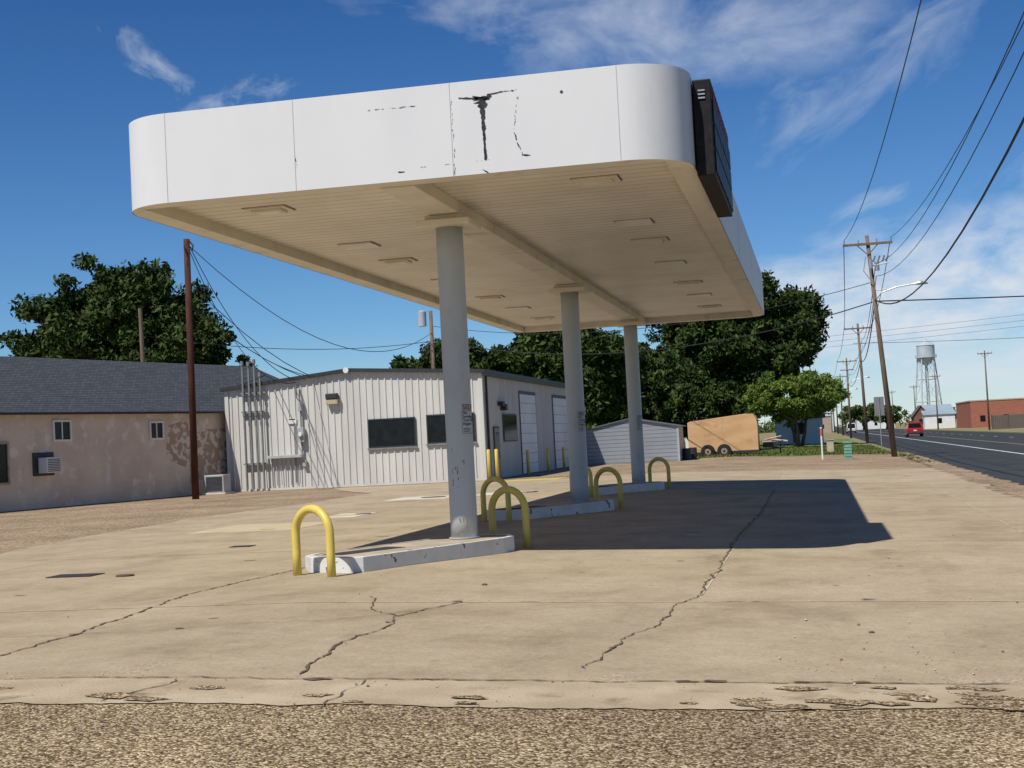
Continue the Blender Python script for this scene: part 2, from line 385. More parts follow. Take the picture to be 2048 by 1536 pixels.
mb=MB()
C=[([(-6.9,9.9),(-6.96,11.05),(-6.96,12.3),(-7.35,15.4),(-7.27,17.3),(-7.1,19)],.024),
 ([(-3.87,10.1),(-4.05,11.6),(-4.0,12.5),(-4.13,13.4),(-3.8,14.6)],.02),([(-4.13,13.4),(-4.6,14.0),(-4.9,15.0)],.012),
 ([(-1.3,15.3),(-1.5,14.4),(-1.5,13.0),(-1.7,12),(-1.79,10.5)],.014),
 ([(-10.5,12.1),(-8,12.2),(-6.9,12.3),(-5.8,12.6),(-4.7,13.1),(-3.9,14.0),(-3.5,14.7)],.009),
 ([(-1.3,15.3),(-1.36,22.3),(-1.25,30),(-1.3,41)],.018),
 ([(-14,9.5),(-9,9.7),(-4.5,9.87),(0,10.05),(1.2,10.1)],.018),
 ([(-7.3,8.9),(-7.1,9.7)],.01),([(-4.9,8.9),(-4.7,9.5),(-4.75,9.85)],.012),([(-3.3,8.95),(-3.3,9.9)],.012)]
for p,w in C: ribbon(mb,jag(p),w,.008,.8)
mb.obj("cracks",m_crack)
mb=MB()
def blob(mb,x,y,r,lift,n=9,mi=0,ex=1.6):
    v=[(x,y,gz(x)+lift)]
    for k in range(n):
        a=2*math.pi*k/n; rr=r*random.uniform(.5,1.2); px=x+math.cos(a)*rr*ex; py=y+math.sin(a)*rr
        v.append((px,py,gz(px)+lift))
    mb.add(v,[(0,1+k,1+(k+1)%n) for k in range(n)],mi)
for p,w in C[:4]:
    for q in jag(p,.5,.03):
        if random.random()<.3: blob(mb,q[0],q[1],random.uniform(.01,.03),.0095,ex=1.3)
for q in [(-1.0,10.0),(-.8,10.03),(-.2,10.05),(-3.6,9.9),(-3.7,9.88),(-6.0,12.55),(-3.8,14.6),(.4,14.86),(-6.96,12.3),(.2,10.07)]:
    blob(mb,q[0],q[1],random.uniform(.03,.055),.010,ex=2)
mb.obj("spalled_concrete",m_crack)
# chip-seal stones dragged over the gutter, thicker towards the highway
mb=MB()
for i in range(70):
    x=random.uniform(-1,5)**1 if random.random()<.75 else random.uniform(-9,0)
    y=8.95+sk(x)*1.2+abs(random.gauss(0,.25 if x<.5 else .45))
    if y>9.75+sk(x): continue
    blob(mb,x,y,random.uniform(.03,.12),.006+.0001*i,n=11,ex=1.8)
mb.obj("dragged_gravel",m_chip)
# tyre-dust and oil patches
m_oil=M("oil_stain",(.20,.155,.10),(.29,.23,.15),scale=6,rough=.8,detail=6,spec=.2)
mb=MB()
for (x,y,r) in ((-2.2,24.5,.16),(-8.6,20.5,.10),(-7.9,25,.12),(-1.9,19.2,.05),(.9,18.4,.04),(-6.0,13.3,.04),(2.6,13.1,.05),(-9.9,16.2,.06),(-3.0,17.7,.03),(.1,16.2,.03)):
    blob(mb,x,y,r,.0035,n=13,ex=1.3)
mb.obj("oil_stains",m_oil)
mb=MB(); mb.box(-10.95,-10.25,18.6,19.05,.004,.012); mb.box(-10.3,-9.9,23.6,23.9,.004,.012); mb.obj("drain_grate",m_grate)
mb=MB()
for (x,y,r) in ((-9.65,18.5,.13),(-11.9,43.2,.4),(-9.0,44,.3),(-11.2,34,.2)):
    mb.tube([(x,y,.0),(x,y,.02)],r,20)
mb.obj("manhole_cover",m_lid)
mb=MB()
mb.box(-13.2,-11.2,42,44.4,.001,.008); mb.box(-10.6,-9.0,43,45,.001,.008); mb.box(-12.0,-11.0,32.8,34.6,.001,.007)
mb.obj("pale_concrete_pad",m_patch)
mb=MB(); mb.box(-13.4,-10.9,28.4,31.2,.001,.006); mb.obj("tan_concrete_pad",m_tanpatch)
mb=MB(); blob(mb,-11.5,33.8,.35,.011); blob(mb,-11.7,28.9,.12,.012); mb.obj("yellow_paint_spill",m_yellow)
mb=MB(); mb.box(-12.9,-10.4,57.0,59.2,.002,.01); mb.obj("yellow_painted_ramp",m_yellow)

# pebbles
n=1100; V=[];F=[]
for i in range(n):
    r0=random.random()
    if r0<.4: x=random.uniform(-.5,4.9); y=9.4+abs(random.gauss(0,2.2))
    elif r0<.7: x=random.uniform(-12,5); y=random.uniform(8.9,10.0)
    elif r0<.85: x=5-abs(random.gauss(0,1.2)); y=random.uniform(10,45)
    else: x=random.uniform(-12,5); y=random.uniform(10,30)
    r=random.uniform(.003,.007)*(1+random.random()**8*2); z=gz(x)+r*.4+.003
    b=len(V)
    V+=[(x+r*random.uniform(.7,1.3),y,z),(x,y+r*random.uniform(.7,1.3),z),(x-r,y,z),(x,y-r,z),(x,y,z+r*.8),(x,y,z-r*.6)]
    for a,c in((0,1),(1,2),(2,3),(3,0)): F+=[(b+a,b+c,b+4),(b+c,b+a,b+5)]
mo("loose_gravel",V,F,M("pebble",(.50,.41,.30),(.22,.155,.1),scale=6,rough=.9,lo=.45,hi=.55))
def stone(x,y,r):
    mb=MB(); 
    v=[];n=7
    for k,(zz,s) in enumerate(((0,.8),(.35,1),(.7,.6))):
        for j in range(n):
            a=2*math.pi*j/n; q=r*s*random.uniform(.8,1.15); v.append((x+q*math.cos(a)*1.3,y+q*math.sin(a),gz(x)+zz*r))
    f=[(k*n+j,k*n+(j+1)%n,(k+1)*n+(j+1)%n,(k+1)*n+j) for k in range(2) for j in range(n)]+[tuple(range(2*n,3*n))]
    mb.add(v,f); mb.obj("stone",m_lid)
stone(.35,12.5,.022); stone(-3.9,16.2,.03)

# ------------------------------------------------------------------ canopy
X0,X1,Y0,Y1=-9.31,-1.365,17.85,44.8
F0,F1=5.10,6.33; R=.85
can=group("gas_station_canopy",(-5.34,31.3,0))
def rrect(x0,x1,y0,y1,r,n=14):
    p=[]
    for cx,cy,a0 in((x1-r,y0+r,-90),(x1-r,y1-r,0),(x0+r,y1-r,90),(x0+r,y0+r,180)):
        for k in range(n+1):
            a=math.radians(a0+90*k/n); p.append((cx+r*math.cos(a),cy+r*math.sin(a)))
    return p
out=rrect(X0,X1,Y0,Y1,R)
inn=rrect(X0+.04,X1-.04,Y0+.04,Y1-.04,R-.04)
n=len(out)
v=[(x,y,F0) for x,y in out]+[(x,y,F1) for x,y in out]
mo("fascia",v,[(k,(k+1)%n,n+(k+1)%n,n+k) for k in range(n)],m_white,can,True)
v=[(x,y,F1) for x,y in out]+[(x,y,F1) for x,y in inn]+[(x,y,F1-.25) for x,y in inn]
f=[]
for k in range(n):
    j=(k+1)%n
    f+=[(k,j,n+j,n+k),(n+k,n+j,2*n+j,2*n+k)]
f.append(tuple(2*n+k for k in range(n)))
mo("parapet_and_roof",v,f,m_white,can)
sz=F0+.17
IN=.34
i1=rrect(X0+.01,X1-.01,Y0+.01,Y1-.01,R-.01)
def rect_clamped(p):
    x,y=p; return (min(max(x,X0+IN),X1-IN),min(max(y,Y0+IN),Y1-IN))
i2=[rect_clamped(p) for p in i1]
v=[(x,y,F0+.003) for x,y in i1]+[(x,y,F0+.003) for x,y in i2]+[(x,y,sz) for x,y in i2]; f=[]
for k in range(n):
    j=(k+1)%n
    f.append((j,k,n+k,n+j)); 
    if i2[k]!=i2[j]: f.append((n+j,n+k,2*n+k,2*n+j))
mo("soffit_return",v,f,m_trim,can)
mo("soffit",[(X0+IN,Y0+IN,sz),(X1-IN,Y0+IN,sz),(X1-IN,Y1-IN,sz),(X0+IN,Y1-IN,sz)],[(3,2,1,0)],m_soffit,can)
cxm=-5.3; CY=(20.9,31.65,42.4)
mb=MB(); mb.box(cxm-.24,cxm+.24,Y0+.35,Y1-.35,F0-.02,sz-.002)
for y in CY: mb.box(cxm-.3,cxm+.3,y-.3,y+.3,F0-.1,F0-.022)
for y in CY: mb.box(cxm-.41,cxm+.41,y-.41,y+.41,F0-.19,F0-.102)
bevel(mb.obj("beam",m_trim,can),.01)
mb=MB()
for i,y in enumerate((19.9,24.2,26.6,30.4,34.6,38.0,41.6)):
    for x in (cxm-2.5,cxm+2.45):
        if (i%2==1):
            mb.box(x-.3,x+.3,y-.3,y+.3,sz-.03,sz-.003,1)
        else:
            mb.box(x-.32,x+.32,y-.24,y+.24,sz-.025,sz-.003,0); mb.box(x-.23,x+.23,y-.16,y+.16,sz-.06,sz-.026,0); mb.box(x-.17,x+.17,y-.11,y+.11,sz-.066,sz-.061,1)
mb.obj("soffit_light",[m_trim,M("lens",(.82,.80,.74),rough=.4)],can)
mb=MB()
for i,y in enumerate((19.9,24.2,26.6,30.4,34.6,38.0,41.6)):
    for x in (cxm-2.5,cxm+2.45):
        w_,d_=(.31,.31) if i%2 else (.33,.25)
        mb.box(x-w_-.012,x+w_+.012,y-d_-.012,y+d_+.012,sz-.0028,sz-.001)
mb.obj("fixture_shadow_gap",M("painted_gap_shade",(.12,.1,.08),rough=.9),can)  # dark rim plates: shadow gap round each soffit light, put in as colour
mb=MB()
def fx(x,z,w,h,d=.004): mb.box(x-w/2,x+w/2,Y0-d,Y0+.01,z-h/2,z+h/2)
for x in (-8.45,-6.6,-4.43,-2.23): fx(x,(F0+F1)/2,.008,F1-F0-.01,.002)
for y in (24,30,36,42): mb.box(X1-.005,X1+.002,y-.004,y+.004,F0+.01,F1-.01)
mb.obj("fascia_seam",m_seam,can)
mb=MB()
def poly(pts,mi=0):
    v=[(x,Y0-.0045,z) for x,z in pts]; mb.add(v,[tuple(range(len(v)))],mi)
def jpoly(cl,ws):
    for (a,b),(w0,w1) in zip(zip(cl,cl[1:]),zip(ws,ws[1:])):
        dx,dz=b[0]-a[0],b[1]-a[1]; l=math.hypot(dx,dz) or 1; nx,nz=-dz/l,dx/l
        poly([(a[0]+nx*w0/2,a[1]+nz*w0/2),(b[0]+nx*w1/2,b[1]+nz*w1/2),(b[0]-nx*w1/2,b[1]-nz*w1/2),(a[0]-nx*w0/2,a[1]-nz*w0/2)])
def ragged(p,q,w0,w1,n):
    cl=[];ws=[]
    for i in range(n+1):
        t=i/n; w=w0+(w1-w0)*t
        cl.append((p[0]+(q[0]-p[0])*t+random.uniform(-.006,.006),p[1]+(q[1]-p[1])*t+random.uniform(-.004,.004))); ws.append(w*random.uniform(.55,1.25))
    jpoly(cl,ws)
TX=-4.0
ragged((TX-.01,6.10),(TX,5.95),.24,.07,7); ragged((TX,5.95),(TX+.012,5.27),.062,.032,22)
ragged((TX-.31,6.115),(TX-.05,6.085),.016,.035,12); ragged((TX-.1,6.09),(TX+.13,6.10),.03,.035,6); ragged((TX+.06,6.12),(TX+.27,6.14),.022,.012,8)
def flakes(p,q,n,s):
    for i in range(n):
        t=random.random(); x=p[0]+(q[0]-p[0])*t+random.uniform(-.01,.01); z=p[1]+(q[1]-p[1])*t+random.uniform(-.006,.006); r=s*random.uniform(.3,1.2)
        L=math.hypot(q[0]-p[0],q[1]-p[1]); ux,uz=(q[0]-p[0])/L,(q[1]-p[1])/L
        l=r*random.uniform(1,3.5)
        poly([(x-ux*l,z-uz*l),(x-uz*r*.5,z+ux*r*.5),(x+ux*l,z+uz*l),(x+uz*r*.5,z-ux*r*.5)])
flakes((TX+.2,6.14),(TX+.47,6.145),14,.01); flakes((-5.55,6.08),(-4.85,6.07),26,.009); flakes((-4.42,6.1),(-4.40,5.35),30,.008)
flakes((-3.53,6.05),(-3.6,5.6),18,.007); flakes((-3.6,5.6),(-3.5,5.3),16,.013); flakes((-3.53,5.3),(-3.45,5.29),6,.018)
flakes((-5.18,5.22),(-5.1,5.22),4,.014); flakes((TX-.03,5.15),(TX+.03,5.11),5,.014); flakes((-5.0,5.25),(-3.9,5.27),9,.006); flakes((-4.42,5.12),(-4.40,5.3),7,.008)
flakes((-6.6,5.6),(-6.58,5.4),5,.010)
for (x,z,r) in ((-2.95,6.06,.02),):
    poly([(x+r*math.cos(a*.628),z+r*math.sin(a*.628)) for a in range(10)])
mb.obj("peeled_paint",m_peel,can)
# LED sign
sg=group("led_message_sign",(-1.2,20.6,5.6))
sx0,sx1,sy0,sy1,sz0,sz1=X1+.02,X1+.26,18.75,22.6,4.98,6.26
mb=MB(); mb.box(sx0,sx1,sy0,sy1,sz0,sz1); bevel(mb.obj("cabinet",m_black,sg),.015)
mb=MB()
for i in range(6):
    for j in range(3):
        a=sy0+.06+i*(sy1-sy0-.1)/6; z=sz0+.06+j*.33
        mb.box(sx1+.001,sx1+.02,a,a+(sy1-sy0-.1)/6-.05,z,z+.29)
mb.obj("led_panels",m_led,sg)
mb=MB()
for i in range(11):
    a=sy0+.25+i*.3; mb.box(sx1+.001,sx1+.014,a,a+.06,sz1-.22,sz1-.06); mb.box(sx1+.001,sx1+.014,a+.061,a+.19,sz1-.22,sz1-.18); 
    if i%2: mb.box(sx1+.001,sx1+.014,a+.061,a+.17,sz1-.1,sz1-.06)
mb.obj("red_strip",m_ledred,sg)
mb=MB()
for k in range(3): mb.box(sx0+.07,sx1-.08,sy0-.02,sy0-.001,sz1-.26+k*.05,sz1-.24+k*.05)
for y in (19.3,22.0): mb.box(sx0-.03,sx0,y,y+.06,sz0+.1,sz1-.1)
mb.obj("vents",m_galv,sg)

# columns
def curved_text(txt,cx,cy,rad,ang,z,size,mat,parent,name):
    c=D.curves.new(name,'FONT'); c.body=txt; c.size=size; c.align_x='LEFT'; c.offset=size*.012
    o=D.objects.new(name+"_tmp",c); link(o); bpy.context.view_layer.update()
    dg=bpy.context.evaluated_depsgraph_get(); me=D.meshes.new_from_object(o.evaluated_get(dg))
    D.objects.remove(o)
    for v in me.vertices:
        a=ang+v.co.x/rad; zz=z+v.co.y
        v.co=(cx+math.sin(a)*rad,cy-math.cos(a)*rad,zz)
    me.materials.clear(); me.materials.append(mat)
    ob=D.objects.new(name,me); link(ob); ob.parent=parent; ob.matrix_parent_inverse=Matrix.Translation(PLOC[parent.name]).inverted()
for ci,y in enumerate(CY):
    g=group("canopy_column",(cxm,y,0))
    mb=MB(); pts=[(cxm,y,z) for z in np.linspace(.19,F0-.19,14)]
    mb.tube(pts,.205,40); mb.obj("shaft",m_col,g,True)
    mb=MB()
    mb.tube([(cxm,y,.2),(cxm,y,.215)],.235,24); mb.obj("base_plate",m_col,g)
    mb=MB()
    for k in range(22 if ci==0 else 5):
        if ci==0:
            a,z=random.choice([(random.gauss(-.2,.25),random.gauss(1.2,.18)),(random.gauss(.1,.4),random.uniform(.24,.5)),(random.gauss(.5,.2),random.gauss(1.35,.1))])
        else: a,z=random.uniform(-.8,1),random.uniform(.25,1.3)
        w=random.uniform(.004,.014); h=random.uniform(.008,.06)
        P=[]
        for q in range(9):
            t=2*math.pi*q/9; aa=a+w*math.cos(t)*random.uniform(.5,1.3)/.207; P.append((cxm+math.sin(aa)*.2068,y-math.cos(aa)*.2068,z+h*math.sin(t)*random.uniform(.5,1.3)))
        mb.add(P,[tuple(range(9))])
    mb.obj("rust_spots",m_rust,g)
    a0=math.radians((30,24,20)[ci])
    zt=2.13
    curved_text("SELF",cxm,y,.209,a0,zt,.115,m_rtext,g,"decal_self")
    for k,(t,s) in enumerate((("No",.062),("Smoking",.062),("Turn Off",.062),("Engine",.062))):
        curved_text(t,cxm,y,.209,a0+.03,zt-.07-k*.055,s,m_ptext,g,"decal_text")
    mb=MB()
    for k in range(3):
        z=zt-.29-k*.022; P=[]
        for q in range(6):
            aa=a0+.05+q*.13*.9
            P.append((cxm+math.sin(aa)*.2085,y-math.cos(aa)*.2085,z)); P.append((cxm+math.sin(aa)*.2085,y-math.cos(aa)*.2085,z+.008))
        mb.add(P,[(2*q,2*q+2,2*q+3,2*q+1) for q in range(5)])
    z0,z1=zt-.36,zt+.1
    for (ra,rb,za,zb) in ((0,.02,z0,z1-.12),(1.0,1.02,z0,z1-.12),(0,1.02,z0,z0+.006),(0,1.02,z1-.125,z1-.12)):
        P=[]
        for q in range(7):
            aa=a0-.05+ra+(rb-ra)*q/6
            P+=[(cxm+math.sin(aa)*.2085,y-math.cos(aa)*.2085,za),(cxm+math.sin(aa)*.2085,y-math.cos(aa)*.2085,zb)]
        mb.add(P,[(2*q,2*q+2,2*q+3,2*q+1) for q in range(6)])
    mb.obj("decal_lines",m_ptext,g)
    g2=group("pump_island",(cxm,y,0))
    rel=[(-1.42,-2.82),(-.78,-3.08),(-.62,-3.02),(.68,-.38),(.76,.02),(.62,.42),(.25,.62),(-.25,.55),(-.55,.1),(-1.62,-2.1),(-1.64,-2.45)]
    n=len(rel); ctr=(sum(p[0] for p in rel)/n,sum(p[1] for p in rel)/n)
    def off(s,z): return [(cxm+ctr[0]+(p[0]-ctr[0])*s,y+ctr[1]+(p[1]-ctr[1])*s,z) for p in rel]
    vb=off(1,-.05)+off(1,.2)+off(.93,.203)+off(.93,.19)
    ff=[];mi=[]
    for k in range(n):
        j=(k+1)%n
        ff+=[(k,j,n+j,n+k),(n+k,n+j,2*n+j,2*n+k),(2*n+k,2*n+j,3*n+j,3*n+k)]; mi+=[0,0,1]
    ff.append(tuple(3*n+k for k in range(n))); mi.append(1)
    o=mo("kerb",vb,ff,[m_isle,m_isletop],g2,False,mi); bevel(o,.02,3)
    mb=MB(); u=Vector((.5,.866)); mb.obox((cxm-.98,y-1.85),(u.x,u.y),.6,.2,.19,.196); mb.obj("pump_pit",m_peel,g2)
    for (ax,ay),(bx,by) in (((-1.54,-3.12),(-.84,-3.55)),((.26,.88),(.82,.55))):
        ax+=cxm;bx+=cxm;ay+=y;by+=y
        h=group("bollard_hoop",((ax+bx)/2,(ay+by)/2,0))
        mx,my=(ax+bx)/2,(ay+by)/2; hw=math.hypot(bx-ax,by-ay)/2; ux,uy=(bx-ax)/2/hw,(by-ay)/2/hw
        hw=.355; H=.93
        P=[(mx-ux*hw,my-uy*hw,gz(mx)-.05),(mx-ux*hw,my-uy*hw,.3)]
        for k in range(17):
            a=math.pi-math.pi*k/16
            P.append((mx+ux*hw*math.cos(a),my+uy*hw*math.cos(a),H-.057-.33+.33*math.sin(a)))
        P+=[(mx+ux*hw,my+uy*hw,.3),(mx+ux*hw,my+uy*hw,gz(mx)-.08)]
        mb=MB(); mb.tube(P,.057,14); mb.obj("pipe",m_yellow,h,True)

# ------------------------------------------------------------------ metal building
bl,br,bf,bb=-26.2,-14.25,60.5,83.4
mbd=group("metal_building",(-20,70,0))
rx=-20.3; zl,zr,zt=4.6,4.72,5.12
def ztop(x): return zl+(zt-zl)*(x-bl)/(rx-bl) if x<rx else zt+(zr-zt)*(x-rx)/(br-rx)
def ribwall(p0,p1,zf,outn,pitch=.305,rw=.05,rd=.045,mat=None,name="wall"):
    L=math.hypot(p1[0]-p0[0],p1[1]-p0[1]); ux,uy=(p1[0]-p0[0])/L,(p1[1]-p0[1])/L
    prof=[]; s=0
    while s<L:
        for a,d in((0,0),(pitch-rw*2.2,0),(pitch-rw*1.7,rd),(pitch-rw*.7,rd),(pitch-rw*.2,0)):
            if s+a<=L: prof.append((s+a,d))
        s+=pitch
    prof.append((L,0))
    v=[];f=[]
    for s,d in prof:
        x=p0[0]+ux*s+outn[0]*d; y=p0[1]+uy*s+outn[1]*d; v+=[(x,y,0),(x,y,zf(p0[0]+ux*s))]
    for i in range(len(prof)-1): f.append((2*i,2*i+2,2*i+3,2*i+1))
    return mo(name,v,f,mat or m_bwall,mbd)
ribwall((bl,bf),(br,bf),ztop,(0,-1))
ribwall((br,bf),(br,bb),lambda x:zr,(1,0))
mb=MB(); mb.add([(bl,bf,0),(bl,bb,0),(bl,bb,zl),(bl,bf,zl)],[(0,1,2,3)]); mb.add([(bl,bb,0),(br,bb,0),(br,bb,zr),(rx,bb,zt),(bl,bb,zl)],[(0,1,2,3,4)]); mb.obj("rear_walls",m_bwall,mbd)
ov=.22
mb=MB()
def roofslab(xa,za,xb,zb):
    mb.add([(xa,bf-ov,za),(xb,bf-ov,zb),(xb,bb+ov,zb),(xa,bb+ov,za),(xa,bf-ov,za+.16),(xb,bf-ov,zb+.16),(xb,bb+ov,zb+.16),(xa,bb+ov,za+.16)],
       [(0,3,2,1),(4,5,6,7),(0,1,5,4),(1,2,6,5),(2,3,7,6),(3,0,4,7)])
roofslab(bl-ov,zl-.02,rx-.001,zt); roofslab(rx+.001,zt,br+ov,zr-.02)
mb.obj("roof",m_bdark,mbd)
mb=MB(); mb.box(bl-.06,bl+.12,bf-.06,bf-.047,0,zl); mb.box(br-.12,br+.06,bf-.065,bf-.047,0,zr); mb.box(br+.047,br+.065,bf-.046,bf+.12,0,zr); 
mb.box(bl+.121,br-.121,bf-.06,bf-.047,0,.1); mb.obj("corner_trim",m_bwall,mbd)
mb=MB(); mb.tube([(br+.14,bf+.35,zr-.1),(br+.14,bf+.35,3.9),(br+.12,bf+.42,3.6),(br+.12,bf+.42,.1)],.055,8); 
mb.box(br+.1,br+.24,bf-.2,bb,zr-.14,zr-.03); mb.obj("gutter_downspout",m_bdark,mbd)
def window(x0,x1,z0,z1):
    y0=bf-.09; y2=bf-.047
    mb=MB()
    mb.box(x0,x1,y0,y2,z0,z0+.06);mb.box(x0,x1,y0,y2,z1-.06,z1);mb.box(x0,x0+.06,y0,y2,z0+.06,z1-.06);mb.box(x1-.06,x1,y0,y2,z0+.06,z1-.06)
    mb.obj("window_frame",m_bdark,mbd)
    mb=MB(); mb.box(x0-.05,x1+.05,y0-.03,y2,z0-.07,z0-.002); mb.obj("window_sill",m_alum,mbd)
    mb=MB(); mb.box(x0+.06,x1-.06,bf-.06,y2-.001,z0+.06,z1-.06); mb.obj("window_glass",m_glass,mbd)
window(-19.5,-17.3,1.66,2.95); window(-16.8,-14.6,1.72,3.0)
q=br+.047
mb=MB(); mb.box(q,q+.03,62.2,63.35,0,2.35,0); mb.obj("entry_door_frame",m_bdark,mbd)
mb=MB(); mb.box(q+.031,q+.045,62.3,63.25,.05,2.27); mb.obj("entry_door",M("door_tan",(.3,.25,.18),rough=.5),mbd)
mb=MB(); mb.box(q+.046,q+.05,62.45,63.1,.9,2.1); mb.obj("entry_glass",m_glass,mbd)
mb=MB(); mb.box(q,q+.03,64.3,67.3,1.65,2.95); mb.obj("side_window_frame",m_bdark,mbd)
mb=MB(); mb.box(q+.031,q+.038,64.4,67.2,1.72,2.88); mb.obj("side_glass",m_glass,mbd)
mb=MB(); mb.box(q,br+.3,64.0,64.4,3.1,3.4); mb.box(q,br+.3,63.4,63.8,3.3,3.5); mb.obj("wall_lamps",m_bdark,mbd)
for a,b in ((68.3,72.2),(77.3,82.0)):
    mb=MB(); mb.box(q,q+.015,a-.15,b+.15,0,4.12); mb.obj("garage_frame",m_bdark,mbd)
    mb=MB(); mb.box(q+.016,q+.03,a,b,.03,3.95); mb.obj("garage_door",m_door,mbd)
mb=MB()
for i,x in enumerate((-25.25,-24.95,-24.68,-24.42)):
    top=(5.85,5.8,5.9,5.3)[i]
    mb.tube([(x,bf-.28,.02),(x,bf-.28,top)],.05,8)
    mb.tube([(x,bf-.28,top-.15),(x,bf-.28,top+.05)],.08,8)
    for z in (3.4,4.3): mb.tube([(x,bf-.28,z),(x,bf-.28,z+.12)],.075,8)
for z in (3.55,1.2,4.4): mb.box(-25.4,-24.2,bf-.22,bf-.048,z,z+.07)
mb.tube([(-22.6,bf-.15,1.5),(-22.6,bf-.15,3.9),(-22.75,bf-.17,4.1),(-22.75,bf-.17,4.7)],.035,8)
mb.tube([(-22.95,bf-.1,.3),(-22.95,bf-.1,2.9)],.025,6)
mb.obj("conduits",m_pvc,mbd)
mb=MB(); mb.box(-24.2,-22.55,bf-.36,bf-.05,1.42,1.56); mb.box(-22.75,-22.45,bf-.3,bf-.05,2.1,2.75); mb.box(-22.68,-22.5,bf-.26,bf-.05,3.5,3.9); mb.box(-22.6,-22.42,bf-.2,bf-.05,1.0,1.3)
for i in range(7): mb.box(-24.1+i*.22,-24.07+i*.22,bf-.14,bf-.08,.2,1.42)
bevel(mb.obj("meter_boxes",m_box,mbd),.02)
mb=MB(); mb.tube([(-22.6,bf-.3,2.45),(-22.6,bf-.42,2.45)],.1,16); mb.obj("meter_dial",m_whitep,mbd)
mb=MB(); mb.box(-23.25,-22.85,bf-.07,bf-.05,2.95,3.2,0); mb.box(-23.2,-22.9,bf-.074,bf-.071,3.12,3.17,1); mb.obj("notice",[m_whitep,m_rtext],mbd)
mb=MB(); mb.box(-21.35,-20.8,bf-.32,bf-.05,3.95,4.2,0); mb.box(-21.35,-20.8,bf-.28,bf-.05,3.7,3.949,1); bevel(mb.obj("flood_light",[m_bdark,M("amber_lens",(.5,.42,.28),rough=.4)],mbd),.03)
mb=MB(); mb.tube([(-20.35,bf-.23,5.19),(-20.35,bf-.27,5.19)],.13,16); mb.obj("roof_emblem_blank",m_whitep,mbd)
g=group("air_conditioner_condenser",(-25.9,58.4,0))
mb=MB(); mb.box(-26.35,-25.45,58.1,58.9,.08,.85,0); bevel(mb.obj("cabinet",m_box,g),.02)
mb=MB(); mb.box(-26.45,-25.35,58.0,59.0,0,.078); mb.obj("pad",m_patch,g)
mb=MB()
for k in range(12): mb.box(-26.28,-25.52,58.08,58.099,.14+k*.055,.165+k*.055)
mb.obj("grille",m_bdark,g)
for x,y,h in ((-13.85,59.5,1.35),(-13.5,59.5,1.35),(-13.5,66.2,1.2),(-13.4,70.8,1.2),(-13.4,75.4,1.2)):
    g=group("bollard",(x,y,0)); mb=MB(); mb.tube([(x,y,0),(x,y,h-.04),(x,y,h-.01),(x,y,h)],[.08,.08,.06,.02],12); mb.obj("post",m_yellow,g,True)

# ------------------------------------------------------------------ stucco building
g=group("stucco_building",(-30,52,0))
P0=Vector((-30.0,47.3)); u=Vector((.248,.969)).normalized(); nrm=Vector((u.y,-u.x))
def SP(k,d,z): p=P0+u*k+nrm*d; return (p.x,p.y,z)
ka,kb=-35,24; EH=3.85; RH=6.45; RUN=6.0
def sbox(mb,k0,k1,d0,d1,z0,z1,mi=0):
    mb.add([SP(k0,d0,z0),SP(k1,d0,z0),SP(k1,d1,z0),SP(k0,d1,z0),SP(k0,d0,z1),SP(k1,d0,z1),SP(k1,d1,z1),SP(k0,d1,z1)],
           [(0,3,2,1),(4,5,6,7),(0,1,5,4),(1,2,6,5),(2,3,7,6),(3,0,4,7)],mi)
mb=MB(); sbox(mb,ka,kb,-2*RUN,0,0,EH)
mb.add([SP(kb,0,EH),SP(kb,-2*RUN,EH),SP(kb,-RUN,RH-.1)],[(0,1,2)])
mb.obj("walls",m_stucco,g)
mb=MB()
mb.add([SP(9.95,.006,1.9),SP(10.3,.006,1.5),SP(11.4,.006,1.2),SP(11.5,.006,.5),SP(kb,.006,.4),SP(kb,.006,3.1),SP(12.5,.006,2.9),SP(11.2,.006,3.3),SP(10.1,.006,3.1)],[tuple(range(9))])
mb.obj("bare_patch",m_stucco2,g)
mb=MB()
sl=(RH-EH)/RUN
for s in (1,-1):
    e0=-RUN+s*(RUN+.35); z0=EH-.35*sl
    mb.add([SP(ka,e0,z0),SP(kb+.3,e0,z0),SP(kb+.3,-RUN,RH),SP(ka,-RUN,RH),SP(ka,e0,z0-.1),SP(kb+.3,e0,z0-.1),SP(kb+.3,-RUN,RH-.1),SP(ka,-RUN,RH-.1)],
           [(0,1,2,3),(4,7,6,5),(0,4,5,1),(1,5,6,2)])
mb.obj("roof",m_shingle,g)
mb=MB(); sbox(mb,ka,kb,.008,.06,EH-.22,EH-.04); mb.obj("eave_board",m_woodtrim,g)
def swin(k0,k1,z0,z1,fr):
    mb=MB(); t=.08
    sbox(mb,k0,k1,.003,.07,z0,z0+t);sbox(mb,k0,k1,.003,.07,z1-t,z1);sbox(mb,k0,k0+t,.003,.07,z0+t,z1-t);sbox(mb,k1-t,k1,.003,.07,z0+t,z1-t)
    sbox(mb,(k0+k1)/2-.025,(k0+k1)/2+.025,.003,.05,z0+t,z1-t)
    mb.obj("window_frame",fr,g)
    mb=MB(); sbox(mb,k0+t,k1-t,.003,.02,z0+t,z1-t); mb.obj("window_glass",m_glass,g)
swin(3.3,4.3,2.55,3.4,m_whitep); swin(8.9,9.8,2.5,3.3,m_whitep); swin(-.9,1.0,1.0,2.6,m_woodtrim)
mb=MB(); sbox(mb,2.2,3.3,.003,.05,1.25,2.15,1); sbox(mb,2.45,3.2,.051,.5,1.35,1.95,0); bevel(mb.obj("window_air_conditioner",[m_whitep,m_bdark],g),.02)
mb=MB()
for k in range(8): sbox(mb,2.5,3.15,.501,.512,1.4+k*.065,1.43+k*.065)
mb.obj("ac_grille",m_bdark,g)

